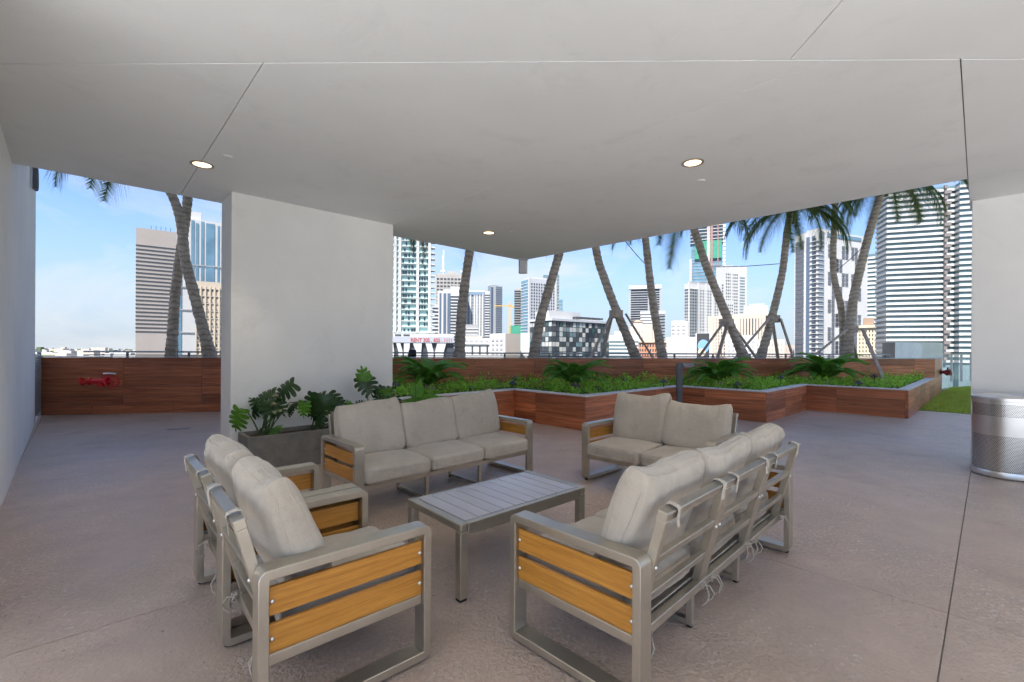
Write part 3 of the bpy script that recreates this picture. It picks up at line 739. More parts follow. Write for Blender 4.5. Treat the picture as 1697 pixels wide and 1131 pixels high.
pot_plant('monstera', 'dark split-leaf monstera at the left end of the trough', 'plant', (440, 720), 5.45,
    [(285, 245, 150, 200, 35, 0, 0), (425, 205, 165, 215, 25, 0, 0.05), (85, 430, 165, 250, 5, 2, -0.1), (215, 345, 130, 240, 20, 0, 0.1), (385, 325, 150, -30, 25, 0, -0.05),
     (300, 300, 120, 190, 30, 0, -0.1), (520, 305, 100, 20, 30, 0, 0.1), (575, 350, 110, 265, 10, 2, -0.1), (370, 480, 110, 30, 30, 2, -0.12), (320, 350, 120, 200, 60, 0, -0.15), (480, 340, 80, 60, 30, 0, 0.1), (250, 290, 110, 120, 40, 0, 0.12)], 'potted foliage plants')
pot_plant('philodendron', 'drooping grey-green plant in the middle of the trough', 'plant', (528, 715), 5.75,
    [(625, 320, 150, 250, 15, 0, 0), (660, 270, 130, 200, 25, 0, 0), (700, 350, 190, 265, 10, 0, -0.1), (800, 290, 150, -40, 25, 0, 0.05), (745, 295, 90, 10, 30, 0, 0.1), (690, 440, 80, 250, 20, 0, -0.1), (650, 360, 120, 240, 15, 0, 0.1), (840, 320, 100, -60, 20, 0, 0)], 'potted foliage plants')
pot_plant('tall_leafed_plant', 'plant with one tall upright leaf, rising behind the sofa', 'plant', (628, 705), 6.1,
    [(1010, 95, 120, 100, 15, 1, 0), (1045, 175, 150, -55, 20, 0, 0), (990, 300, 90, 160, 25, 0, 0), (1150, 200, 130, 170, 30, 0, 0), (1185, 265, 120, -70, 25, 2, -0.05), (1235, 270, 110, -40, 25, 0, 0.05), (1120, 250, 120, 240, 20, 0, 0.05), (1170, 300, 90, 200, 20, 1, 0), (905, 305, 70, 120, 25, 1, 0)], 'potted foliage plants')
pot_plant('broad_leafed_plant', 'broad-leafed plant, leaves coloured as if daylit, at the right end of the trough', 'plant', (700, 690), 6.35,
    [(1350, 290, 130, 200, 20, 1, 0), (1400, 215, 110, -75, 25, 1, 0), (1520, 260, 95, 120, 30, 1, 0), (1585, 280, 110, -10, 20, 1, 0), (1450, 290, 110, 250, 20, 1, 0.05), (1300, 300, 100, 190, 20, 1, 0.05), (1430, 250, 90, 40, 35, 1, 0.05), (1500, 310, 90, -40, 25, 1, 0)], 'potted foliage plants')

# ---- pinnate frond meshes (coconut, sago)
def frond_mesh(name, mat, L, nl, ll, droop, up, lw_, vdrop, seed):
    rnd = random.Random(seed); m = MB()
    pts = []; n = 14
    for k in range(n + 1):
        t = k / n; a = up - droop * t ** 1.15
        if k == 0: pts.append(Vector((0, 0, 0)))
        else: pts.append(pts[-1] + Vector((0, math.cos(a), math.sin(a))) * (L / n))
    m.tube(pts, [0.012 * L * (1 - 0.85 * k / n) for k in range(n + 1)], 5)
    for s in (-1, 1):
        for k in range(nl):
            t = 0.12 + 0.88 * (k + rnd.uniform(-.3, .3)) / nl; t = min(max(t, 0.1), 0.995)
            f = t * n; i = min(n - 1, int(f)); P = pts[i].lerp(pts[i + 1], f - i); T = (pts[i + 1] - pts[i]).normalized()
            l = ll * (math.sin(math.pi * min(1, 0.16 + 0.80 * t)) ** 0.6) * rnd.uniform(0.85, 1.1)
            side = Vector((s, 0, 0)); d = (side * 0.9 + T * (0.35 + 0.75 * t) + Vector((0, 0, 0.12))).normalized()
            e = d * l * 0.5 + P; tip = P + d * l * 0.92 + Vector((0, 0, -vdrop * l * rnd.uniform(0.6, 1.3)))
            wv = T * lw_ * 0.5; up_ = Vector((0, 0, lw_ * 0.35))
            m.add([P - wv, P + wv, e + wv * 0.9 + up_, e - wv * 0.9 - up_, tip], [(0, 1, 2, 3), (3, 2, 4)])
    me = bpy.data.meshes.new(name); me.from_pydata(m.v, [], m.f); me.materials.append(mat); return me
CF = [frond_mesh('frond', FROND, 3.0, 62, 0.78, dr, up, 0.042, 0.55, s) for s, (dr, up) in enumerate(((1.9, 0.9), (1.7, 0.45), (1.5, -0.1), (2.2, 1.2)))]
CFB = [frond_mesh('frond', FRONDB, 2.7, 50, 0.7, 1.0, -0.7, 0.04, 0.8, 8)]
SF = [frond_mesh('frond', SAGO, 0.80, 70, 0.19, dr, up, 0.021, 0.2, 20 + s) for s, (dr, up) in enumerate(((1.7, 1.25), (1.55, 0.95), (1.6, 1.45)))]
def sago(px, py, d, scale, label):
    b = at_d(px, py, d); b.z = 0.50
    t = empty('sago_palm', b, 0, label, 'palm', 'sago palms in the zig-zag planter')
    MB().lathe([(0.0, 0), (0.09, 0.0), (0.11, 0.08), (0.08, 0.16), (0.0, 0.19)], 14).build('trunk', BARK, t, smooth=60)
    n = 25
    for k in range(n):
        o = link('frond', SF[k % 3], t, (0, 0, 0.13), (random.uniform(-.12, .12), random.uniform(-.1, .1), 2 * math.pi * k / n * 2.37 + random.uniform(-.2, .2)))
        q = 1.22 * scale * random.uniform(0.85, 1.1); o.scale = (q, q, q)
sago(712, 650, 9.3, 1.0, 'sago palm just right of the wall block, above the sofa')
sago(952, 645, 9.7, 0.92, 'sago palm behind the front planter corner, left of the bollard light')
sago(1192, 640, 10.9, 1.0, 'sago palm just right of the bollard light')
sago(1368, 634, 12.0, 1.15, 'rightmost sago palm, below the twin palm trunks')

# ---- ground cover: many small leaves in mounds
def inpoly(x, y, poly):
    c = np.zeros(len(x), bool); n = len(poly)
    for i in range(n):
        x0, y0 = poly[i]; x1, y1 = poly[(i + 1) % n]
        k = ((y0 > y) != (y1 > y)); xi = (x1 - x0) * (y - y0) / (y1 - y0 + 1e-12) + x0; c ^= k & (x < xi)
    return c
def leaf_cloud(name, mat, pts, size, label, cat, kind):
    n = len(pts); th = RNG.uniform(0, 2 * np.pi, n); el = RNG.uniform(-0.2, 1.1, n); s = RNG.uniform(0.7, 1.35, n) * size
    d = np.stack([np.cos(th) * np.cos(el), np.sin(th) * np.cos(el), np.sin(el)], 1)
    sd_ = np.stack([-np.sin(th), np.cos(th), RNG.uniform(-.4, .4, n)], 1)
    s_ = s[:, None]
    up = np.cross(d, sd_)
    q = np.stack([pts, pts + d * s_ * 0.5 + sd_ * s_ * 0.27 + up * s_ * 0.05, pts + d * s_, pts + d * s_ * 0.5 - sd_ * s_ * 0.27 + up * s_ * 0.05], 1).reshape(-1, 3)
    f = np.arange(4 * n).reshape(-1, 4)
    me = bpy.data.meshes.new(name); me.from_pydata(q.tolist(), [], f.tolist()); me.materials.append(mat)
    return tag(link(name, me), label, cat, None, kind)
sp = soilp
sx = np.array([p[0] for p in sp]); sy = np.array([p[1] for p in sp])
NC = 5200
cxs = RNG.uniform(sx.min(), sx.max(), NC); cys = RNG.uniform(sy.min(), sy.max(), NC)
k = inpoly(cxs, cys, sp); cxs, cys = cxs[k], cys[k]
hgt = np.array([0.17 + 0.20 * noise.noise(Vector((x * 0.9, y * 0.9, 3))) + 0.20 * noise.noise(Vector((x * 2.6, y * 2.6, 9))) for x, y in zip(cxs, cys)])
keep = hgt > 0.04; cxs, cys, hgt = cxs[keep], cys[keep], hgt[keep] + 0.07
# inside the planter, away from the rim
C = []; per = 15
for x, y, h in zip(cxs, cys, hgt):
    n = per; rr = np.abs(RNG.normal(0, 0.085, n)); ta = RNG.uniform(0, 6.283, n)
    C.append(np.stack([x + rr * np.cos(ta), y + rr * np.sin(ta), 0.47 + h * RNG.uniform(0.15, 1.0, n) ** 0.6 * np.exp(-(rr / 0.2) ** 2) * RNG.uniform(0.8, 1.15, n)], 1))
C = np.concatenate(C); sp_in = sp
C = C[inpoly(C[:, 0], C[:, 1], sp)]
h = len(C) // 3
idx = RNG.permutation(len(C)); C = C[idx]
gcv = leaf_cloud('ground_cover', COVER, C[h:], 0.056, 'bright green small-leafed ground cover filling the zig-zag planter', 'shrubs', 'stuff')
leaf_cloud('ground_cover', COVER_SHADE, C[:h], 0.060, 'shade-coloured darker leaves among the ground cover of the zig-zag planter', 'shrubs', 'stuff')
print('cover leaves', len(C))

# ---- coconut palms in the raised bed
def wall_depth(u): return 11.41 / (1 - 0.207 * u)
def palm(pts, crown, behind, label, fr=15, spread=1.0, r=0.165, seed=0, extra=0, first=None):
    rnd = random.Random(seed)
    u = (pts[0][0] - CX) / FPX; d0 = wall_depth(u) + behind
    P = [at_d(x, y, d0) for x, y in pts]
    base = Vector((P[0].x + (P[0].x - P[1].x) * 0.1, P[0].y, 1.05))
    top = at_d(crown[0], crown[1], d0 + crown[2])
    path = [base] + P + [top]
    # smooth resample
    full = []
    for i in range(len(path) - 1):
        a = path[max(0, i - 1)]; b = path[i]; c = path[i + 1]; e = path[min(len(path) - 1, i + 2)]
        for q in range(12):
            t = q / 12; full.append(0.5 * ((2 * b) + (c - a) * t + (2 * a - 5 * b + 4 * c - e) * t * t + (3 * b - a - 3 * c + e) * t ** 3))
    full.append(path[-1])
    L = 0; rad = []; tot = sum((full[i + 1] - full[i]).length for i in range(len(full) - 1))
    # ring ridges
    fine = []; rr = []
    stepl = 0.045; acc = 0
    for i in range(len(full) - 1):
        seg = full[i + 1] - full[i]; l = seg.length; nn = max(1, int(l / stepl))
        for q in range(nn):
            s = L + l * q / nn; fine.append(full[i] + seg * (q / nn))
            ring = (s * 7.2 + 0.25 * math.sin(s * 3)) % 1.0
            rr.append(0.74 * r * (1 + 0.38 * math.exp(-s / 0.35)) * (1 - 0.25 * s / tot) * (1 + 0.20 * (ring - 0.5)) * rnd.uniform(0.985, 1.015))
        L += l
    fine.append(full[-1]); rr.append(r * 0.55)
    t = empty('coconut_palm', base, 0, label, 'palm tree', 'coconut palms behind the parapet')
    m = MB(); m.tube([p - base for p in fine], rr, 14); m.build('trunk', BARK, t, smooth=60)
    tl = top - base
    MB().lathe([(0.10, -0.5), (0.17, -0.1), (0.13, 0.3), (0.0, 0.5)], 10, c=tl).build('crown_shaft', STEM, t, smooth=60)
    for q in range(fr):
        vi = (q * 3 + seed) % 4
        a = 2 * math.pi * q / fr * 1.0 + rnd.uniform(-.25, .25) + seed
        me = CF[vi] if not (extra and q % 8 == 1) else CFB[0]
        o = link('frond', me, t, tl + Vector((0, 0, 0.1 + 0.15 * (vi in (0, 3)))), (rnd.uniform(-.15, .15), rnd.uniform(-.15, .15), a))
        k = spread * rnd.uniform(0.85, 1.12); o.scale = (k, k, k)
    return t
palm([(284, 590), (290, 493), (297, 435), (311, 330)], (320, 165, 0.3), 1.9, 'straight coconut palm trunk, rear one of the crossed pair at left', seed=1)
palm([(348, 590), (323, 493), (307, 431), (299, 365), (284, 321)], (236, 214, 0.0), 1.1, 'curved coconut palm leaning left across its neighbour, left of the wall block', seed=2, r=0.17)
palm([(761, 591), (765, 521), (770, 475), (778, 419)], (796, 300, 0.2), 1.3, 'coconut palm rising just right of the wall block, left of the soffit corner', seed=3, extra=1, r=0.19)
palm([(885, 591), (895, 532), (911, 475), (925, 427)], (965, 285, 0.2), 1.3, 'coconut palm leaning right beneath the soffit corner', seed=4, r=0.19)
palm([(1053, 591), (1023, 519), (1002, 463), (988, 415)], (968, 285, 0.2), 1.4, 'curved coconut palm leaning left, propped by three timbers', seed=5, r=0.18)
palm([(1097.5, 591), (1085, 521), (1077, 463), (1070, 400)], (1052, 262, 0.5), 1.7, 'slim upright coconut palm in front of the dark banded tower', seed=6, r=0.17)
palm([(1232, 591), (1198, 509.5), (1170, 440), (1152, 386)], (1124, 318, 0.0), 1.4, 'coconut palm leaning left in front of the green-netted tower', seed=7, r=0.19)
palm([(1261, 591), (1276, 539), (1296, 454), (1304, 386)], (1312, 345, 0.2), 1.6, 'coconut palm leaning right with its crown left of the checkered tower', seed=8, r=0.17, spread=0.75, fr=24)
palm([(1398, 584), (1394, 512), (1381, 447), (1384, 345)], (1390, 225, 0.3), 1.6, 'slim left stem of the twin palms before the checkered tower', seed=9, r=0.14)
palm([(1405, 590), (1413, 503), (1436, 404), (1457, 330)], (1466, 300, 0.2), 1.2, 'thick right stem of the twin palms, crown before the striped tower', seed=10, r=0.19, spread=0.85, fr=24)
palm([(640, 591), (638, 500), (640, 440)], (652, 310, 0.3), 1.6, 'coconut palm hidden by the wall block, its fronds showing beside it', seed=11, extra=1)

# ================================================================== CITY
def cm(name, col, rough=0.7, var=0.08, vs_=0.05, metal=0.0): return pm('city_' + name, col, rough, metal, var, vs_)
CW = cm('white', (0.47, 0.467, 0.455)); CG = cm('grey', (0.30, 0.30, 0.31)); CBG = cm('beige', (0.46, 0.40, 0.34)); CTAN = cm('tan', (0.46, 0.385, 0.30)); CYE = cm('yellow_stone', (0.52, 0.44, 0.32))
CBR = cm('brown_grey', (0.36, 0.315, 0.28)); CORG = cm('orange_brick', (0.46, 0.22, 0.135)); CDK = cm('dark', (0.045, 0.05, 0.058), 0.4)
GLB = cm('blue_glass', (0.12, 0.22, 0.29), 0.12, 0.3, 0.08); GLG = cm('green_glass', (0.36, 0.55, 0.52), 0.14, 0.25, 0.15); GLD = cm('dark_glass', (0.035, 0.045, 0.055), 0.10, 0.4, 0.1)
GLT = cm('teal_glass', (0.12, 0.175, 0.19), 0.10, 0.4, 0.07); CRED = cm('hoist_red', (0.27, 0.15, 0.14)); NET = cm('green_net', (0.04, 0.23, 0.15), 0.8, 0.2, 0.2); CRN = cm('crane_yellow', (0.50, 0.30, 0.06)); CCON = cm('raw_concrete', (0.34, 0.32, 0.30)); CSTL = cm('crane_white', (0.60, 0.60, 0.60))
class Bld:
    """a building standing on its near corner: local +x along its right face, +y along its left face"""
    def __init__(s, name, xL, xC, xR, ytop, D, th1, label, body, top_flat=True, group=None, cat='building'):
        u = (xC - CX) / FPX; P = Vector((u * D, D, 0)); s.D = D
        s.ztop = CAM_H + (CY - ytop + ROLL * (xC - CX)) / FPX * D
        auto = th1 is None
        if auto: th1 = math.degrees(math.atan(((xR if (xL + xR) / 2 < CX else xC) - CX) / FPX))
        a1 = R(th1); a2 = R(th1 + 90)
        def sol(x, a):
            uu = (x - CX) / FPX; return (uu * P.y - P.x) / (math.sin(a) - uu * math.cos(a))
        s.Lr = sol(xR, a2) if xR > xC else 18.0; s.Ll = sol(xL, a1) if xL < xC - 1 and not auto else 18.0
        s.P = P; s.a1 = a1; s.a2 = a2
        s.root = empty(name, (P.x, P.y, GZ), -a1, label, cat, group)
        s.h = s.ztop - GZ
        MB().box(0, s.Lr, 0, s.Ll, 0, s.h).build('body', body, s.root)
    def z(s, y): return CAM_H + (CY - y + ROLL * (s.P.x / s.D * FPX)) / FPX * s.D - GZ
    def bands(s, y0, y1, n, frac, mat, proud=0.35, name='floor_band', cover=(0, 1, 0, 1), both=True):
        """n floor bands between pixel rows y0 (top) and y1, each its own part"""
        z1, z0 = s.z(y0), s.z(y1); p = (z1 - z0) / n
        x0, x1 = s.Lr * cover[0], s.Lr * cover[1]; yy0, yy1 = s.Ll * cover[2], s.Ll * cover[3]
        me = MB().box(x0 - proud, x1 + (proud if cover[1] >= 1 else 0), yy0 - proud, yy1, 0, p * frac).mesh(name, mat)
        for k in range(n): link(name, me, s.root, (0, 0, z0 + p * k))
    def piers(s, face, fr, wd, y0, y1, mat, proud=0.3, name='pier'):
        z1, z0 = s.z(y0), s.z(y1)
        for f in fr:
            if face == 'r': MB().box(f * s.Lr - wd / 2, f * s.Lr + wd / 2, -proud, 0.05, z0, z1).build(name, mat, s.root)
            else: MB().box(-proud, 0.05, f * s.Ll - wd / 2, f * s.Ll + wd / 2, z0, z1).build(name, mat, s.root)
    def panel(s, face, f0, f1, y0, y1, mat, proud=0.2, name='panel'):
        z1, z0 = s.z(y0), s.z(y1); m = MB()
        if face == 'r': m.box(f0 * s.Lr, f1 * s.Lr, -proud, 0.05, z0, z1)
        else: m.box(-proud, 0.05, f0 * s.Ll, f1 * s.Ll, z0, z1)
        return m.build(name, mat, s.root)
    def windows(s, face, f0, f1, y0, y1, nc, nr, fw, fh, mat, proud=0.12, skip=0.0, name='windows', seed=0, mats=None, single=False):
        """grid of window panes; too small to tell apart, so one part per facade unless single"""
        rnd = random.Random(seed); z1, z0 = s.z(y0), s.z(y1); ph = (z1 - z0) / nr; Lf = s.Lr if face == 'r' else s.Ll; pw_ = (f1 - f0) * Lf / nc
        m = MB()
        for r in range(nr):
            for c in range(nc):
                if rnd.random() < skip: continue
                a = f0 * Lf + pw_ * (c + 0.5 - fw / 2); b = a + pw_ * fw; q = z0 + ph * (r + 0.5 - fh / 2); e = q + ph * fh
                if single: m = MB()
                mi = rnd.randrange(len(mats)) if mats and not single else 0
                if face == 'r': m.box(a, b, -proud, 0.02, q, e, mi)
                else: m.box(-proud, 0.02, a, b, q, e, mi)
                if single: m.build(name, rnd.choice(mats) if mats else mat, s.root)
        if not single: m.build(name, mats or mat, s.root)['kind'] = 'stuff'
    def roofbox(s, f0, f1, g0, g1, y, mat, name='roof_house', y0=None):
        MB().box(f0 * s.Lr, f1 * s.Lr, g0 * s.Ll, g1 * s.Ll, (s.h if y0 is None else s.z(y0)) - 0.02, s.z(y)).build(name, mat, s.root)
GRP = 'skyline buildings beyond the parapet'
# left opening
b = Bld('office_tower', 224, 224.5, 292, 377, 260, None, 'brown-grey banded office slab, leftmost tower in the left opening', CBR, group=GRP)
b.bands(401, 551, 23, 0.36, cm('ribbon_glass', (0.06, 0.065, 0.07), 0.2), 0.10)
b.windows('r', 0.3, 0.9, 371, 377, 5, 1, 0.1, 1.0, CDK, 0.0, name='antennas')
b = Bld('residential_tower', 290, 290.5, 372, 360, 330, None, 'white tower with blue glass strips behind the crossed palms', CW, group=GRP)
for f0, f1, y0, y1 in ((0.02, 0.12, 400, 590), (0.30, 0.36, 362, 470), (0.39, 0.45, 366, 590), (0.50, 0.56, 362, 590), (0.60, 0.78, 364, 470), (0.84, 0.88, 366, 470), (0.92, 0.98, 366, 470)): b.panel('r', f0, f1, y0, y1, GLB, 0.3, 'glass_strip')
b.bands(400, 590, 5, 0.05, CG, 0.4); b.roofbox(0.22, 0.5, 0.2, 0.8, 345, CW)
b = Bld('concrete_block', 324, 324.5, 385, 466, 200, None, 'tan concrete block with small deep windows beside the wall block', CTAN, group=GRP)
b.windows('r', 0.0, 1.0, 474, 590, 8, 10, 0.30, 0.42, CDK, 0.06, name='window', single=True)
b.bands(466, 590, 10, 0.12, CBG, 0.22); b.piers('r', [i / 8 for i in range(9)], 0.5, 474, 590, CYE, 0.35)
# between wall block and soffit corner
b = Bld('glass_condominium', 600, 600.5, 711, 300, 245, None, 'pale green glass condominium with white balcony slabs', GLG, group=GRP)
b.bands(300, 551, 26, 0.11, CW, 0.9, 'balcony_slab'); b.piers('r', [0.48, 0.55, 0.82, 1.0], 1.4, 300, 551, CW, 0.9)
b.windows('r', 0.58, 0.80, 300, 551, 5, 26, 0.5, 0.55, GLD, 0.25, skip=0.6, seed=3); b.windows('r', 0.83, 0.99, 300, 551, 4, 26, 0.55, 0.55, GLD, 0.25, skip=0.45, seed=4)
b.windows('r', 0.40, 0.78, 300, 551, 6, 26, 0.4, 0.4, GLD, 0.24, skip=0.65, seed=5)
for k in range(26): MB().box(b.Lr * 0.99, b.Lr + 3.0, -0.5, 4.5, 0, 0.5).build('side_balcony', CW, b.root, loc=(0, 0, b.z(551 - k * 9.65)))
b = Bld('podium', 560, 560.5, 752, 552, 236, None, 'white podium with slanted piers and a red RENT telephone banner', CW, group=GRP)
b.panel('r', 0.0, 1.0, 568, 600, CDK, 0.1, 'dark_recess')
sx_ = lambda px: (px - 560) / 192
zt, zb = b.z(567.5), b.z(600)
for px0, px1, q0, q1 in ((655, 662, 660, 665), (668, 678, 669, 676), (683, 698, 689, 696), (704, 714, 709, 717), (724, 739, 721, 734), (640, 650, 645, 651)):
    zm = b.z(583); L = b.Lr; s_ = sx_
    m = MB(); pts = [(s_(px0) * L, zt), (s_(px1) * L, zt), (s_(q1 + 1) * L, zm), (s_(q1) * L, zb), (s_(q0) * L, zb), (s_(q0 - 1) * L, zm)]
    m.add([(x, -1.2, z) for x, z in pts] + [(x, 0, z) for x, z in pts], [(0, 1, 2, 3, 4, 5)[::-1], tuple(range(6, 12))] + [(i, (i + 1) % 6, (i + 1) % 6 + 6, i + 6) for i in range(6)]); m.build('slanted_pier', CW, b.root)
b.panel('r', 0.0, 1.0, 557, 567.3, cm('banner_grey', (0.33, 0.345, 0.38)), 1.4, 'fascia')
b.windows('r', 0.40, 0.62, 553, 556.5, 3, 1, 0.75, 0.8, CDK, 0.1, name='window', single=True)
fc = bpy.data.curves.new('lettering', 'FONT'); fc.body = 'RENT 305 . 605 . 1111'; fc.extrude = 0.05; fc.size = 1.0; fc.offset = 0.012
fo = bpy.data.objects.new('tmp', fc); COL.objects.link(fo); bpy.context.view_layer.update()
tm_ = bpy.data.meshes.new_from_object(fo.evaluated_get(bpy.context.evaluated_depsgraph_get())); bpy.data.objects.remove(fo)
xs = [v.co.x for v in tm_.vertices]; tw_ = max(xs) - min(xs); hh = max(v.co.y for v in tm_.vertices)
tm_.materials.clear(); tm_.materials.append(cm('banner_red', (0.42, 0.07, 0.06)))
for p in tm_.polygons: p.material_index = 0
lo = link('lettering', tm_, b.root, (sx_(679) * b.Lr, -1.5, b.z(565.8)), (R(90), 0, 0)); kx = (sx_(748) - sx_(679)) * b.Lr / tw_; kz = (b.z(559.5) - b.z(565.8)) / hh; lo.scale = (kx, kz, 1)
b = Bld('white_block', 716, 716.5, 726, 505, 420, None, 'small white banded block peeking out beside the green glass condominium', CW, group=GRP); b.bands(507, 590, 14, 0.5, CDK, 0.1)
b = Bld('unfinished_tower', 722, 722.5, 775, 453, 900, None, 'unfinished concrete tower frame with roof cranes, left of a palm', CCON, group=GRP)
b.bands(458, 590, 22, 0.5, CDK, 0.3); b.piers('r', [i / 9 for i in range(10)], 2.0, 455, 590, CCON, 0.8)
b.roofbox(0.35, 0.6, 0.2, 0.6, 449, CCON)
for fx, yb in ((0.22, 414), (0.85, 440)):
    m = MB(); x = b.Lr * fx; m.box(x - 1, x + 1, 3, 5, b.h - 1, b.z(yb)); m.box(x - 6, x + 3, 2.5, 5.5, b.z(450), b.z(447.5)); m.box(x - 2.5, x - 1.2, 3, 4, b.z(448), b.z(yb + 8)); m.build('roof_crane', CSTL, b.root)
b = Bld('residential_tower', 724, 724.5, 748, 482, 640, None, 'white tower with dark blue vertical strips, leftmost of the pair', CW, group=GRP)
for f0, f1 in ((0.14, 0.28), (0.42, 0.62), (0.70, 0.95)): b.panel('r', f0, f1, 486, 590, cm('slate_glass', (0.10, 0.13, 0.18), 0.15), 0.3, 'glass_strip')
b.roofbox(0.45, 0.9, 0.2, 0.8, 479, CW)
b = Bld('balcony_tower', 746, 746.5, 769, 475, 600, None, 'slim white tower with black balcony bands behind a palm trunk', CW, group=GRP); b.bands(488, 590, 20, 0.45, CDK, 0.4, cover=(0, 0.62, 0, 1))
b = Bld('residential_tower', 772, 772.5, 806, 484, 620, None, 'grey tower with many white vertical ribs right of a palm', cm('slate', (0.16, 0.19, 0.23), 0.3), group=GRP)
b.piers('r', [0.02, 0.2, 0.4, 0.52, 0.66, 0.80, 0.98], 2.2, 485, 590, CW, 0.8); b.bands(484, 590, 20, 0.2, CG, 0.2); b.roofbox(0.1, 0.9, 0.1, 0.8, 481, CW); b.panel('r', 0.0, 0.8, 484, 489, cm('blue_band', (0.15, 0.22, 0.30)), 1.0)
b = Bld('rib_tower', 803, 803.5, 811, 483, 560, None, 'narrow white banded tower wedged beside the ribbed grey tower', CW, group=GRP); b.bands(486, 590, 24, 0.4, CDK, 0.3)
b = Bld('slender_tower', 808, 813, 832, 472, 600, -40, 'slender white and slate tower standing alone left of the crane', CW, group=GRP)
b.panel('r', 0.02, 0.18, 476, 590, cm('slate_glass', (0.10, 0.13, 0.18), 0.15), 0.3, 'glass_strip'); b.panel('r', 0.42, 0.97, 474, 590, cm('slate', (0.16, 0.19, 0.23), 0.3), 0.3, 'glass_strip'); b.bands(474, 590, 32, 0.25, CG, 0.5, cover=(0.45, 0.95, 0, 0.5)); b.panel('l', 0, 1, 473, 590, cm('slate', (0.16, 0.19, 0.23), 0.3), 0.2)
# tower crane
cb = at_d(844, 590, 420); cr = empty('tower_crane', (cb.x, cb.y, GZ), 0, 'yellow tower crane with a level jib between two towers', 'crane')
zz = lambda y, D=420: CAM_H + (CY - y) / FPX * D - GZ
m = MB(); lat = 1.0
for dx in (-lat, lat):
    for dy in (-lat, lat): m.box(dx - 0.16, dx + 0.16, dy - 0.16, dy + 0.16, 0, zz(503))
for k in range(24): m.box(-lat, lat, -lat - 0.1, -lat + 0.1, zz(590) + k * 2.0 - 1, zz(590) + k * 2.0 - 0.7)
m.build('mast', CRN, cr)
m = MB(); m.box(-14.5, 4.0, -0.6, 0.6, zz(508.2), zz(506.6)); m.box(-0.5, 0.5, -0.5, 0.5, zz(507), zz(499)); m.box(2.5, 4.0, -0.8, 0.8, zz(511), zz(507)); m.build('jib', CRN, cr)
b = Bld('unfinished_tower', 852, 852.5, 866, 478, 480, None, 'narrow grey unfinished tower with green netting at its foot', CCON, group=GRP); b.bands(480, 545, 16, 0.55, GLD, 0.3); b.panel('r', -0.6, 1.0, 540, 590, NET, 2.0, 'netting')
b = Bld('glass_tower', 899, 899.5, 926, 456, 700, None, 'dark glass tower showing behind the white grid tower', GLT, group=GRP); b.bands(458, 590, 26, 0.2, CG, 0.3)
b = Bld('glass_tower', 921, 921.5, 932, 497, 760, None, 'small blue glass tower right of a leaning palm', GLB, group=GRP); b.bands(499, 590, 16, 0.2, CG, 0.3)
b = Bld('grid_tower', 863, 876, 921, 461, 460, -25, 'wide pale grey tower with a regular grid of windows', cm('light_grey', (0.40, 0.41, 0.43)), group=GRP)
b.windows('r', 0.06, 0.96, 468, 590, 10, 24, 0.5, 0.6, GLD, 0.15); b.panel('l', 0.04, 0.96, 463, 590, GLB, 0.2, 'glass_strip'); b.bands(464, 590, 24, 0.2, CW, 0.5, cover=(0, 0.001, 0, 1)); b.piers('r', [0.0, 0.98], 2.0, 460, 590, CW, 0.6); b.roofbox(0.1, 0.7, 0.2, 0.7, 458.5, CW)
b = Bld('mosaic_building', 878, 915, 1009, 530, 150, -38, 'dark glass building clad in a mosaic of black, grey and pale panels', CDK, group=GRP)
pm_ = [GLD, GLD, CDK, CDK, GLD, GLD, GLD, CDK, CDK, cm('mosaic_pale', (0.36, 0.37, 0.36), 0.25), cm('mosaic_grey', (0.16, 0.17, 0.17), 0.3), cm('mosaic_pale', (0.36, 0.37, 0.36), 0.25), cm('mosaic_grey', (0.16, 0.17, 0.17), 0.3), GLT, cm('mosaic_cream', (0.42, 0.41, 0.37), 0.3), cm('mosaic_green', (0.03, 0.075, 0.07), 0.15)]
b.windows('r', 0.0, 1.0, 533, 600, 18, 8, 0.82, 0.88, GLD, 0.2, name='facade_panel', single=True, mats=pm_, seed=5)
b.windows('l', 0.0, 1.0, 533, 600, 7, 8, 0.82, 0.88, GLD, 0.2, name='facade_panel', single=True, mats=pm_, seed=8)
b.bands(527.5, 531.5, 1, 0.9, cm('light_grey', (0.40, 0.41, 0.43)), 0.5, 'parapet'); b.roofbox(0.02, 0.55, 0.2, 0.8, 514, CW, y0=531); b.roofbox(0.35, 0.98, 0.4, 0.9, 520, CW, y0=531); b.roofbox(0.2, 0.35, 0.4, 0.8, 511, CG, y0=520)
b.windows('r', 0.4, 0.9, 521, 526, 9, 1, 0.5, 0.6, CDK, -3, name='roof_windows')
# low white buildings
b = Bld('arched_building', 755, 755.5, 840, 561, 190, None, 'low white building with narrow arched openings behind the parapet', CW, group=GRP)
b.windows('r', 0.25, 0.98, 573, 588, 5, 1, 0.22, 0.95, CDK, 0.1, name='arched_opening', single=True); b.roofbox(0.15, 0.5, 0.3, 0.7, 557, CBG); b.bands(569, 571, 1, 0.9, CW, 0.5, 'cornice'); b.windows('r', 0.05, 0.95, 563, 568, 9, 1, 0.6, 0.6, CG, 0.1)
b = Bld('white_block', 812, 838, 862, 553, 175, -40, 'low cream and white block at the foot of the crane', CBG, group=GRP); b.panel('l', 0, 1, 552.5, 600, CW, 0.2, 'wall_panel'); b.windows('l', 0.1, 0.9, 560, 590, 3, 4, 0.5, 0.4, CG, 0.4)
b = Bld('white_block', 862, 862.5, 884, 552, 185, None, 'low white block between a palm and the mosaic building', CW, group=GRP)
b = Bld('residential_tower', 760, 760.5, 792, 538, 330, None, 'grey mid-rise block behind the low arched building', CG, group=GRP); b.bands(540, 590, 9, 0.3, CW, 0.3)
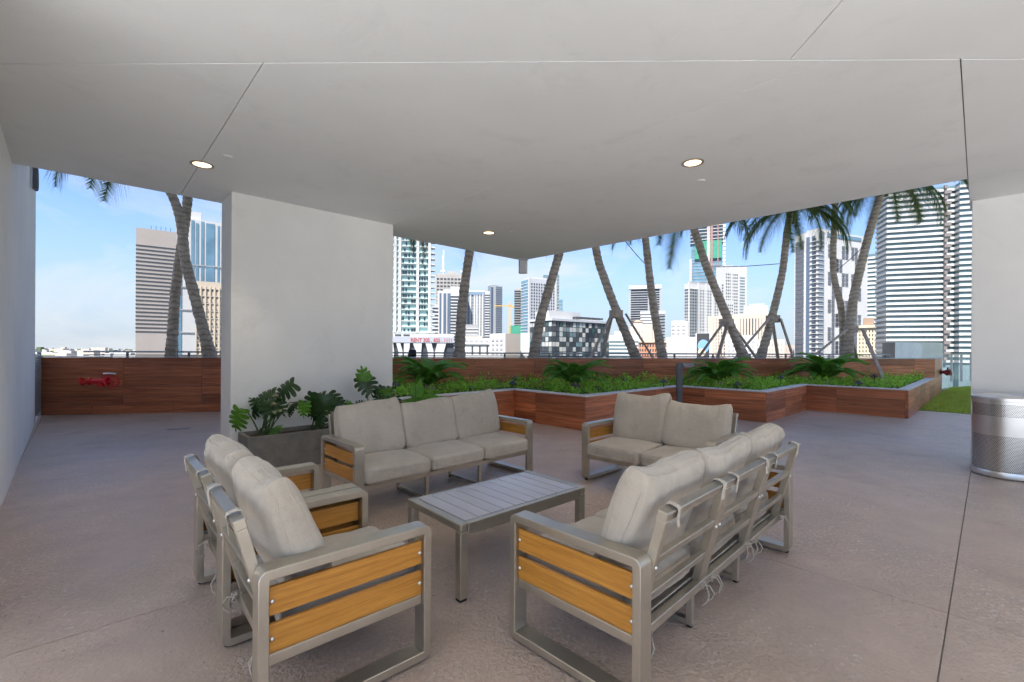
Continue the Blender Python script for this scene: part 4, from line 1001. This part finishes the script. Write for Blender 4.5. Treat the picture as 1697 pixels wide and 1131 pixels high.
b = Bld('office_block', 1008, 1008.5, 1058, 556, 200, None, 'low cream office with ribbon windows beside the mosaic building', CW, group=GRP); b.bands(562, 592, 5, 0.45, GLT, 0.1); b.roofbox(0.2, 0.6, 0.2, 0.7, 549, CW)
b = Bld('dark_tower', 1043, 1043.5, 1094, 473, 520, None, 'dark banded office tower with a white cap behind a slim palm', GLD, group=GRP)
b.bands(481, 590, 28, 0.28, CG, 0.5); b.bands(473.5, 480, 1, 1.0, CW, 1.2, 'cap'); b.piers('r', [0.0, 0.62, 1.0], 2.0, 480, 590, CG, 0.7)
b = Bld('banded_block', 1061, 1061.5, 1101, 517, 420, None, 'grey and white banded mid-rise in front of the dark tower', CG, group=GRP); b.bands(521, 590, 14, 0.42, CW, 0.4, cover=(0, 0.62, 0, 1)); b.bands(521, 590, 14, 0.42, GLD, 0.4, cover=(0.64, 1, 0, 1)); b.bands(516.5, 521, 1, 1, CW, 0.5, 'cap')
b = Bld('stepped_church', 1044, 1044.5, 1090, 541, 260, None, 'beige stepped building with a hipped tower roof', CBG, group=GRP); b.roofbox(0.1, 0.45, 0.1, 0.5, 534, CBG); b.panel('r', 0.55, 0.8, 538, 590, CYE, 1.0); b.windows('r', 0.05, 0.95, 546, 590, 8, 5, 0.3, 0.4, CG, 0.1)
L_ = b.Lr; m = MB(); m.add([(0.08 * L_, 0.08 * b.Ll, b.z(534)), (0.47 * L_, 0.08 * b.Ll, b.z(534)), (0.47 * L_, 0.52 * b.Ll, b.z(534)), (0.08 * L_, 0.52 * b.Ll, b.z(534)), (0.275 * L_, 0.3 * b.Ll, b.z(529))], [(0, 1, 4), (1, 2, 4), (2, 3, 4), (3, 0, 4), (3, 2, 1, 0)]); m.build('roof', cm('roof_brown', (0.27, 0.19, 0.14)), b.root)
b = Bld('brick_building', 1048, 1048.5, 1108, 565, 210, None, 'low orange brick building with rows of windows behind the braced palm', CORG, group=GRP); b.windows('r', 0.03, 0.97, 569, 592, 13, 3, 0.5, 0.55, GLD, 0.1); b.bands(564.5, 568, 1, 0.8, CYE, 0.5, 'cornice')
b = Bld('small_condominium', 1112, 1112.5, 1138, 532, 420, None, 'small white condominium with curved balconies left of the white tower', CW, group=GRP); b.bands(536, 590, 9, 0.40, CG, 0.3, cover=(0.05, 0.95, 0, 1)); b.piers('r', [0.3, 0.62, 0.98], 2.2, 533, 590, CW, 0.7)
b = Bld('white_condominium', 1134, 1141, 1192, 470, 430, -25, 'white condominium tower with many small square windows', CW, group=GRP)
b.windows('r', 0.02, 0.98, 478, 590, 12, 22, 0.42, 0.5, GLD, 0.12); b.windows('l', 0.1, 0.9, 478, 590, 2, 22, 0.5, 0.5, GLD, 0.12); b.bands(474, 590, 23, 0.12, CW, 0.9, 'balcony_slab', (0.0, 0.3, 0, 1)); b.piers('r', [0.0, 0.3, 0.55, 0.78, 1.0], 1.6, 468, 590, CW, 0.8); b.roofbox(0.08, 0.8, 0.2, 0.8, 466, CG)
b = Bld('unfinished_skyscraper', 1145, 1145.5, 1196, 340, 640, None, 'skyscraper under construction with green netting and red hoist', GLB, group=GRP)
b.bands(410, 590, 34, 0.12, CG, 0.4); b.bands(340, 405, 12, 0.25, CCON, 2.0, 'bare_slab'); b.panel('r', 0.1, 0.98, 402, 431, NET, 2.6, 'netting'); b.panel('r', 0.62, 0.69, 340, 590, CRED, 3.0, 'hoist'); b.panel('r', 0.5, 0.6, 340, 470, CCON, 3.0, 'core'); b.panel('r', 0.84, 0.875, 340, 590, CRED, 2.9, 'hoist')
m = MB()
for k in range(40): m.box(b.Lr * 1.02, b.Lr * 1.02 + 3, -2, 1, b.z(590) + k * 5.2, b.z(590) + k * 5.2 + 3.4)
m.build('mast', CSTL, b.root)
m = MB(); m.box(-3, 0.5, -2, 0.5, b.z(590), b.z(430)); m.build('mast', cm('hoist_grey', (0.35, 0.33, 0.33)), b.root)
b = Bld('stepped_condominium', 1186, 1200, 1236, 440, 500, -18, 'tall stepped white condominium with balconies right of the netted tower', CW, group=GRP)
b.windows('r', 0.05, 0.62, 452, 590, 6, 26, 0.5, 0.55, GLD, 0.12); b.bands(455, 590, 28, 0.35, GLT, 0.25, cover=(0.66, 0.95, 0, 0.2)); b.windows('l', 0.05, 0.95, 470, 590, 3, 24, 0.5, 0.5, GLD, 0.12); b.piers('r', [0.0, 0.32, 0.64, 0.97], 2.0, 439, 590, CW, 0.8)
b = Bld('stepped_condominium', 1182, 1190, 1216, 497, 470, -18, 'lower white condominium wing at the foot of the stepped tower', CW, group=GRP); b.windows('r', 0.05, 0.95, 503, 590, 7, 17, 0.5, 0.5, GLD, 0.12); b.windows('l', 0.05, 0.95, 503, 590, 3, 17, 0.5, 0.5, GLD, 0.12)
b = Bld('striped_hall', 1104, 1104.5, 1156, 559, 185, None, 'low white hall with dense dark vertical fins', CW, group=GRP)
rf = random.Random(4); b.panel('r', 0.02, 0.98, 567, 600, CG, 0.2, 'screen'); b.piers('r', [0.03 + 0.94 * i / 22 + rf.uniform(-.006, .006) for i in range(23)], 0.34, 567, 600, CW, 0.5, 'fin')
b = Bld('mural_building', 1152, 1152.5, 1178, 552, 180, None, 'low building whose side wall carries a dark mural with a blue patch', CW, group=GRP)
b.panel('r', 0.08, 0.90, 553, 600, cm('mural_black', (0.03, 0.03, 0.033)), 0.25, 'mural'); 
m = MB(); cxm, czm = 0.52 * b.Lr, b.z(574); m.add([(cxm + 2.1 * math.cos(a) , -0.28, czm + 2.6 * math.sin(a)) for a in [2 * math.pi * i / 20 for i in range(20)]], [tuple(range(20))]); m.build('mural_patch', cm('mural_blue', (0.16, 0.30, 0.50)), b.root)
m = MB(); m.add([(cxm - 0.6 + 1.4 * math.cos(a) , -0.31, b.z(584) + 1.6 * math.sin(a)) for a in [2 * math.pi * i / 20 for i in range(20)]], [tuple(range(20))]); m.build('mural_patch', cm('mural_tan', (0.50, 0.38, 0.28)), b.root)
b = Bld('stone_building', 1174, 1174.5, 1222, 524, 260, None, 'beige stone office with vertical piers behind the leaning palm', CBG, group=GRP); b.windows('r', 0.04, 0.96, 528, 592, 10, 12, 0.4, 0.6, CDK, 0.1); b.piers('r', [i / 10 for i in range(11)], 0.9, 524, 592, CBG, 0.5)
b = Bld('stone_building', 1212, 1214, 1276, 521, 280, None, 'broad stone office building with dark window bays and a white top storey', CBG, group=GRP); b.windows('r', 0.04, 0.96, 528, 565, 12, 1, 0.5, 0.96, CDK, 0.1); b.piers('r', [i / 12 for i in range(13)], 1.0, 522, 566, CBG, 0.7); b.roofbox(0.3, 0.95, 0.1, 0.8, 508, CW); b.roofbox(0.45, 0.85, 0.2, 0.7, 504.5, CW, y0=508); b.windows('r', 0.05, 0.95, 566, 592, 14, 4, 0.4, 0.5, CG, 0.1)
b = Bld('white_block', 1202, 1202.5, 1254, 556, 190, None, 'low white building with square windows below the stone offices', CW, group=GRP); b.windows('r', 0.05, 0.95, 563, 592, 7, 4, 0.5, 0.45, CG, 0.1)
b = Bld('beige_block', 1250, 1250.5, 1300, 563, 230, None, 'low beige block with small windows left of the checkered tower', CBG, group=GRP); b.windows('r', 0.05, 0.95, 567, 592, 9, 3, 0.4, 0.5, CG, 0.1)
b = Bld('brick_block', 1290, 1290.5, 1322, 572, 260, None, 'small pinkish block just left of the checkered tower', cm('pink_stone', (0.45, 0.33, 0.28)), group=GRP); b.windows('r', 0.05, 0.95, 575, 592, 6, 2, 0.4, 0.5, CG, 0.1)
b = Bld('checkered_tower', 1316, 1354, 1437, 381, 215, -22, 'tall white tower with a checkered pattern of dark glazed bays', CW, group=GRP)
b.piers('l', [0.16, 0.40], 1.6, 390, 592, cm('slate_glass', (0.10, 0.13, 0.18), 0.15), 0.2, 'glass_strip')
rf = random.Random(12)
for k in range(26):
    y0 = 394 + k * 7.75; 
    for (f0, f1) in ((0.04, 0.16),): b.panel('l', f0 + 0.02, f1 + 0.02, y0, y0 + 5.6, CDK, 0.35, 'loggia')
    g = k // 3; sh = 0.0 if g % 2 == 0 else 0.075
    for f0 in (0.20 + sh, 0.27 + sh, 0.47 - sh * 1.6, 0.54 - sh * 1.6, 0.66 + sh, 0.73 + sh):
        b.panel('r', f0, f0 + 0.052, y0 + 8.6, y0 + 14.2, cm('bay_grey', (0.10, 0.105, 0.12), 0.35), 0.25, 'glazed_bay')
    b.panel('l', 0.58, 0.94, y0 + 0.5, y0 + 6.0, cm('bay_grey', (0.16, 0.17, 0.185), 0.35), 0.3, 'balcony_bay')
b.panel('r', 0.02, 0.12, 384, 592, cm('slate', (0.16, 0.19, 0.23), 0.3), 0.2, 'glass_strip'); b.panel('r', 0.18, 0.86, 384, 390, GLB, 0.25, 'roof_glazing')
b.bands(392, 592, 26, 0.13, CW, 0.45, cover=(0, 0.10, 0, 0.30)); b.roofbox(0.02, 0.5, 0.02, 0.5, 378, CW)
b = Bld('stone_hotel', 1420, 1420.5, 1456, 540, 190, None, 'yellow stone building with small windows beside the striped tower', CYE, group=GRP); b.windows('r', 0.05, 0.95, 546, 592, 6, 7, 0.35, 0.5, CDK, 0.1); b.roofbox(0.3, 0.8, 0.2, 0.8, 527, cm('roof_brown', (0.27, 0.19, 0.14))); b.bands(540, 544, 1, 0.6, CYE, 0.6, 'cornice')
b = Bld('banded_tower', 1436, 1436.5, 1470, 422, 330, None, 'white banded tower half hidden behind the striped tower', GLT, group=GRP); b.bands(423, 592, 24, 0.5, CW, 0.5)
b = Bld('striped_tower', 1452, 1470, 1640, 318, 150, 20, 'huge white and teal striped tower filling the right opening', GLT, group=GRP)
zt_ = b.z(318)
b.bands(318, 600, 33, 0.43, CW, 0.45, 'spandrel_band')
# stepped notch near its right side
n = 33; pz = (b.z(318) - b.z(600)) / n
for k in range(n):
    MB().box(b.Lr * 0.55, b.Lr * 0.58 + (k % 2) * 0.9, -1.3, -0.44, 0, pz * 0.62).build('notch_ledge', cm('ledge_brown', (0.16, 0.14, 0.135)), b.root, loc=(0, 0, b.z(600) + pz * k + pz * 0.42))
MB().box(b.Lr * 0.66, b.Lr, -3.0, -0.5, 0, b.z(318)).build('projecting_wing', GLT, b.root)
for k in range(n): MB().box(b.Lr * 0.655, b.Lr, -3.4, -0.47, 0, pz * 0.43).build('spandrel_band', CW, b.root, loc=(0, 0, b.z(600) + pz * k + 0.01))
# far flat town at left, one mass on the horizon
m = MB(); rf = random.Random(21)
for k in range(420):
    D = rf.uniform(500, 3800); u_ = rf.uniform(-1.12, -0.55); x = u_ * D; hB = rf.uniform(4, 14) + max(0, rf.gauss(0, 8)) + D * 0.004; wd = rf.uniform(12, 60); dp = rf.uniform(10, 30)
    m.box(x - wd / 2, x + wd / 2, D, D + dp, 0, hB, rf.randrange(4))
o = m.build('far_town', [CW, CG, CBG, cm('town_green', (0.07, 0.11, 0.05))], loc=(0, 0, GZ)); tag(o, 'flat far town of pale roofs and trees on the left horizon', 'town', None, 'stuff')

# ================================================================== SMALL THINGS
# recessed downlights and sprinkler covers
LEN = m_emit('lamp_glow', (1.0, 0.74, 0.42), 1.5); TRIM = pm('lamp_trim', (0.42, 0.38, 0.33), 0.4, 0.6)
for px, py, lab in ((335, 273, 'lit round downlight in the ceiling, leftmost, before the wall block'), (1148, 270, 'lit round downlight in the ceiling at right'), (810, 386, 'lit round downlight deep under the soffit near its corner')):
    p = at_z(px, py, CZ); t = empty('downlight', (p.x, p.y, CZ), 0, lab, 'light', 'recessed ceiling downlights')
    MB().lathe([(0.105, 0.0), (0.105, -0.006), (0.085, -0.008), (0.080, -0.001), (0.07, 0.004)], 32).build('trim_ring', TRIM, t, smooth=40)
    MB().lathe([(0.079, -0.0015), (0.0, -0.0015)], 32).build('lens', LEN, t)
    ld = bpy.data.lights.new('downlight_lamp', 'SPOT'); ld.energy = 12; ld.color = (1, 0.82, 0.6); ld.spot_size = R(85); ld.spot_blend = 0.6; ld.shadow_soft_size = 0.07
    lo_ = bpy.data.objects.new('lamp', ld); COL.objects.link(lo_); lo_.parent = t; lo_.location = (0, 0, -0.03)
for px, py, lab in ((377, 260, 'small round ceiling sprinkler cover beside the left downlight'), (1162, 300, 'small round ceiling sprinkler cover beside the right downlight'), (847, 385, 'small round ceiling sprinkler cover beside the far downlight')):
    p = at_z(px, py, CZ); o = MB().lathe([(0.045, 0.001), (0.045, -0.004), (0.04, -0.007), (0.0, -0.008)], 24, c=(p.x, p.y, CZ)).build('sprinkler_cover', CEIL, smooth=40)
    tag(o, lab, 'sprinkler', 'ceiling sprinkler covers')
# device under the soffit corner
p = Vector((SC[0] + 0.02, SC[1] - 0.16, CZ)); t = empty('soffit_speaker', p, R(-10), 'small grey box hung from the soffit corner', 'fixture')
LG = pm('light_grey_metal', (0.60, 0.61, 0.62), 0.4, 0.3)
MB().box(-0.10, 0.10, -0.07, 0.07, -0.025, -0.001).build('mount_plate', LG, t, bev=0.004)
MB().box(-0.085, 0.085, -0.06, 0.06, -0.30, -0.03).build('housing', LG, t, bev=0.012, seg=2)
MB().box(-0.07, -0.062, -0.066, -0.059, -0.28, -0.05).build('seam', GREYM, t)

# bollard light
bp = Vector((3.58, 9.72, 0)); t = empty('bollard_light', bp, R(-6), 'grey angled bollard light standing in the planter corner', 'light')
MB().box(-0.055, 0.055, -0.055, 0.055, 0.0, 1.135).build('post', GREYM, t, bev=0.005)
MB().box(0.056, 0.285, -0.055, 0.055, 1.055, 1.135).build('arm', pm('bollard_grey', (0.22, 0.22, 0.225), 0.4), t, bev=0.005)
MB().box(0.07, 0.27, -0.04, 0.04, 1.048, 1.0545).build('lens', CAPM, t)
# path lights
PLC = pm('path_light_grey', (0.06, 0.06, 0.06), 0.8)
plm = MB().lathe([(0.0, 0.075), (0.012, 0.074), (0.095, 0.0), (0.09, -0.006), (0.0, 0.0)], 20).mesh('cap', PLC, smooth=30)
pls = MB().lathe([(0.012, -0.30), (0.012, 0.0)], 8).mesh('stem', PLC)
for px, py, d, lab in ((655, 643, 7.9, 'left of the first sago palm beside the wall block'), (850, 640, 9.45, 'at the first inner corner of the planter, front one'), (854, 632, 10.3, 'behind the first inner corner of the planter'), (953, 643, 8.7, 'in front of the second sago palm'),
                      (1037, 634, 10.8, 'against the parapet right of the second sago palm'), (1100, 637, 9.9, 'left of the bollard light by the coping'), (1222, 641, 9.8, 'in front of the third sago palm'), (1294, 630, 11.2, 'left of the fourth sago palm'), (1423, 639, 10.6, 'in front of the fourth sago palm'), (1449, 627, 12.3, 'beside the foot of the rightmost timber prop')):
    p = at_d(px, py, d); p.z = max(p.z, 0.62) + 0.04; t = empty('path_light', p, 0, 'dark cone-capped path light ' + lab, 'path light', 'path lights in the planter')
    link('cap', plm, t); link('stem', pls, t)
# fire hose valves
def valve(loc, rz, mat, label, k=1.0):
    t = empty('hose_valve', loc, rz, label, 'valve', 'fire hose valves'); t.scale = (k, k, k)
    # local -y is out of the wall
    m = MB(); m.tube([(0, 0.0, 0), (0, -0.16, 0)], 0.05, 14); m.tube([(-0.17, -0.16, 0), (0.12, -0.16, 0)], [0.055, 0.055], 14); m.tube([(0.0, -0.16, 0), (0, -0.16, -0.10)], [0.05, 0.045], 12)
    for x in (-0.17, 0.10): m.tube([(x - 0.02, -0.16, 0), (x + 0.02, -0.16, 0)], 0.07, 14)
    m.build('valve_body', mat, t, smooth=40)
    MB().lathe([(0.075, 0), (0.085, 0.006), (0.085, 0.02), (0.075, 0.026)], 18).build('flange', mat, t, loc=(0, -0.0, 0), rot=(R(90), 0, 0), smooth=40)
    def wheel(c, ax, r):
        m = MB(); pts = [(r * math.cos(a), r * math.sin(a), 0) for a in [2 * math.pi * i / 18 for i in range(19)]]
        m.tube(pts, 0.012, 6); 
        for q in range(4): a = q * math.pi / 2 + 0.4; m.tube([(0, 0, 0), (r * math.cos(a), r * math.sin(a), 0)], 0.009, 6)
        m.lathe([(0.0, -0.015), (0.025, -0.015), (0.025, 0.015), (0, 0.015)], 10)
        m.build('hand_wheel', mat, t, smooth=50, loc=c, rot=ax)
    wheel((0.20, -0.20, 0), (R(75), 0, R(20)), 0.105); MB().tube([(0.10, -0.16, 0), (0.20, -0.19, 0)], 0.022, 8).build('spindle', mat, t)
    wheel((-0.30, -0.16, 0), (0, R(72), 0), 0.07); MB().tube([(-0.17, -0.16, 0), (-0.30, -0.16, 0)], 0.02, 8).build('spindle', mat, t)
    m = MB(); m.tube([(0.06, -0.16, 0.04), (0.06, -0.16, 0.14)], 0.02, 8); m.build('stem', mat, t)
    m = MB(); m.tube([(0.05, -0.17, 0.145), (0.16, -0.19, 0.15), (0.27, -0.19, 0.14)], 0.016, 6); m.build('lever', STEEL, t)
    return t
p = PA + pdv * 1.2; rzP = math.atan2(pdv.y, pdv.x)
valve((p.x, p.y - 0.012, 0.70), rzP, REDM, 'bright red fire hose valve on the left parapet', 1.1)
p = PB + az(G2) * 2.2; dv = az(G2)
valve((p.x + 0.012, p.y - 0.012, 0.72), math.atan2(dv.y, dv.x) , DREDM, 'dark red fire hose valve on the planter end beside the turf', 1.1)

# railing behind the bed
rail = empty('guard_rail', PA + pback * 2.9, rzP, 'grey metal guard rail running behind the palms', 'railing')
RL = 25.2
MB().box(-1.0, RL, -0.03, 0.03, 1.27, 1.315).build('top_rail', GALV, rail, bev=0.005)
MB().box(-1.0, RL, -0.015, 0.015, 1.19, 1.215).build('lower_rail', GREYM, rail)
for k in range(18): MB().box(-0.025, 0.025, -0.02, 0.02, 0.9, 1.269).build('post', GREYM, rail, loc=(k * 1.47, 0, 0))
# flood light on the coping
p = PA + pdv * 6.95 + pback * 0.3; p.z = 1.212
p = at_d(684, 585, 11.6); t = empty('flood_light', p - Vector((0, 0, 0.12)), R(20), 'small black flood light on top of the parapet beside the wall block', 'light')
MB().box(-0.012, 0.012, -0.012, 0.012, -0.1, 0.10).build('bracket', RUB, t); MB().box(-0.09, 0.09, -0.05, 0.05, 0.04, 0.20).build('lamp_head', RUB, t, bev=0.01, rot=(R(-25), 0, 0))
# grey louvred panel between the left wall and the parapet
a = Vector((-8.80, 8.36, 0)); bq = Vector((-9.70, 9.34, 0)); d = bq - a; t = empty('louvred_gate', a, math.atan2(d.y, d.x), 'narrow grey louvred metal gate between the left wall and parapet', 'gate')
L = d.length
for x in (0.02, L - 0.03): MB().box(x - 0.03, x + 0.03, -0.03, 0.03, 0.0, 1.30).build('post', GALV, t, bev=0.004)
for k in range(22): MB().box(0.052, L - 0.062, -0.02, 0.02, 0.09 + k * 0.054, 0.125 + k * 0.054).build('louvre', GALV, t)
# raised sign strokes at the far end of the left wall
sgp = WB + wdir * 3.95; sgn = empty('wall_sign', (sgp.x, sgp.y, 0), math.atan2(wdir.y, wdir.x), 'dark raised sign strokes on the far end of the left wall', 'sign')
for i, (zc, rr_) in enumerate(((4.42, 0.17), (4.03, 0.16))):
    pts = [(0.5 + rr_ * math.cos(R(q)) * 1.2, -0.05, zc + rr_ * math.sin(R(q))) for q in range(-60, 241, 20)]
    MB().tube(pts, 0.03, 6).build('letter_stroke', GREYM, sgn)
    MB().box(0.30, 0.36, -0.08, -0.02, zc - 0.2, zc + 0.2).build('letter_stroke', GREYM, sgn)

# timber props round the palms
def prop_set(c, legs, behind, label):
    u = (c[0] - CX) / FPX; d0 = wall_depth(u) + behind
    C0 = at_d(c[0], c[1], d0); t = empty('palm_brace', (C0.x, C0.y, 1.1), 0, label, 'brace', 'timber palm braces')
    o = t.location.copy()
    MB().lathe([(0.195, -0.11), (0.205, -0.11), (0.205, 0.11), (0.195, 0.11)], 14, c=C0 - o).build('collar', PROP, t)
    for i, (x, y, dd) in enumerate(legs):
        B = at_d(x, y, d0 + dd)
        if y < 600: B = B + (B - C0) * ((B.z - 1.1) / max(0.2, C0.z - B.z))
        a_ = C0 - o + (B - C0).normalized() * 0.0 + Vector(((x - c[0]) * 0.004, -0.2 if dd < 0 else 0.1, 0)); b_ = B - o
        dirv = (b_ - a_).normalized(); q = dirv.to_track_quat('Z', 'Y'); l = (b_ - a_).length
        ob = MB().box(-0.045, 0.045, -0.022, 0.022, 0, l).build('prop', PROP, t, bev=0.003, loc=a_); ob.rotation_mode = 'QUATERNION'; ob.rotation_quaternion = q
prop_set((1021, 521), ((981, 590, -0.5), (999, 590, 0.4), (1078, 590, -0.2)), 1.4, 'three timber props bracing the left-leaning palm')
prop_set((1204, 535), ((1160, 590, -0.3), (1190, 590, -0.6), (1250, 590, 0.2)), 1.4, 'timber props bracing the palm before the netted tower')
prop_set((1281, 529), ((1222, 590, -0.3), (1289, 590, 0.3), (1312, 590, -0.5)), 1.6, 'timber props bracing the palm left of the checkered tower')
prop_set((1410, 546), ((1348, 591, -0.2), (1419, 590, 0.4), (1466, 633, -2.0)), 1.3, 'timber props of the twin palms, one reaching down into the planter')
# tree guy ropes
def rope(a, b, d, label):
    A, B = at_d(*a, d), at_d(*b, d); o = MB().tube([A, A.lerp(B, 0.5) - Vector((0, 0, 0.03)), B], 0.012, 5).build('guy_rope', GREYM); tag(o, label, 'rope', 'palm guy ropes')
rope((1036, 400), (1076, 445), 14.2, 'dark guy rope slanting down to the slim upright palm'); rope((1176, 443), (1299, 437), 14.6, 'level guy rope strung between two leaning palms'); rope((1432, 408), (1385, 450), 14.6, 'guy rope tying the twin palm stems together')

# grey clad block and glass guard beyond the bed
gb = at_d(1484, 590, 19.5); e0 = Vector((gb.x, gb.y, 0)); 
t = empty('clad_block', e0, R(8), 'grey stone-clad block standing beyond the parapet end', 'wall')
P1 = pm('pale_marble', (0.78, 0.80, 0.83), 0.45, var=0.15, vs_=2.5); P2 = pm('grey_stone', (0.68, 0.68, 0.65), 0.6, var=0.1); P3 = pm('pale_stone', (0.86, 0.86, 0.86), 0.6, var=0.06)
MB().box(0, 2.35, 0.02, 0.6, 0.0, 1.80).build('core', DARKJ, t)
MB().box(0, 1.33, -0.01, 0.019, 1.13, 1.81).build('panel', P1, t); MB().box(1.335, 2.35, -0.01, 0.019, 1.13, 1.81).build('panel', P2, t); MB().box(0.0, 2.35, -0.012, 0.019, 0, 1.125).build('panel', P3, t); MB().box(-0.001, 2.351, 0.0195, 0.601, 1.802, 1.815).build('cap', P2, t)
ga = at_z(1560, 633, 0); gb_ = at_z(1625, 632, 0); d = gb_ - ga; t = empty('glass_guard', ga, math.atan2(d.y, d.x), 'glass guard with grey posts at the far edge of the turf', 'railing')
GLS = NT('clear_glass'); GLS.set(Base_Color=(0.75, 0.88, 0.86), Roughness=0.03, Alpha=0.10); GLSm = GLS.mat
nn = 4; L = d.length / nn
for k in range(nn + 1): MB().box(-0.04, 0.04, -0.03, 0.03, 0, 1.28).build('post', GALV, t, loc=(k * L, 0, 0))
for k in range(nn): MB().box(0.06, L - 0.06, -0.006, 0.006, 0.12, 1.2).build('pane', GLSm, t, loc=(k * L, 0, 0))
MB().box(-0.05, nn * L + 0.05, -0.03, 0.03, 1.2805, 1.33).build('top_rail', GALV, t)
# turf blades
tpts = [tuple(p[:2]) for p in tp]; xs_ = RNG.uniform(9, 27, 260000); ys_ = RNG.uniform(9, 23, 260000)
k = inpoly(xs_, ys_, tpts) & (xs_ / ys_ < 1.08) & (xs_ / ys_ > 0.80); xs_, ys_ = xs_[k], ys_[k]; n = len(xs_)
hb = RNG.uniform(0.025, 0.05, n); th = RNG.uniform(0, 6.28, n); wq = 0.009
base = np.stack([xs_, ys_, np.full(n, 0.013)], 1); sdv = np.stack([np.cos(th), np.sin(th), np.zeros(n)], 1) * wq; tip = base + np.stack([RNG.normal(0, .012, n), RNG.normal(0, .012, n), hb], 1)
q = np.stack([base - sdv, base + sdv, tip], 1).reshape(-1, 3)
me = bpy.data.meshes.new('turf_blades'); me.from_pydata(q.tolist(), [], np.arange(3 * n).reshape(-1, 3).tolist()); me.materials.append(pm('turf_blade', (0.42, 0.50, 0.07), 0.8, var=0.3, vs_=3))
tag(link('turf_blades', me), 'short green artificial turf beyond the right end of the planter', 'turf', None, 'stuff')
# floor drain
dp = at_z(296, 711, 0); dr = empty('floor_drain', (dp.x, dp.y, 0), 0.3, 'small dark drain grate in the floor before the left parapet', 'drain')
MB().box(-0.16, 0.16, -0.06, 0.06, 0.0005, 0.004).build('frame', GREYM, dr)
for k in range(6): MB().box(-0.15 + k * 0.052, -0.115 + k * 0.052, -0.05, 0.05, 0.0045, 0.007).build('bar', GALV, dr)

# ------------------------------------------------------------------ render settings
cy = scn.cycles; cy.max_bounces = 8; cy.diffuse_bounces = 6; cy.use_adaptive_sampling = True; cy.adaptive_threshold = 0.03; cy.glossy_bounces = 3; cy.transmission_bounces = 3; cy.transparent_max_bounces = 6
cy.caustics_reflective = False; cy.caustics_refractive = False; cy.use_denoising = True
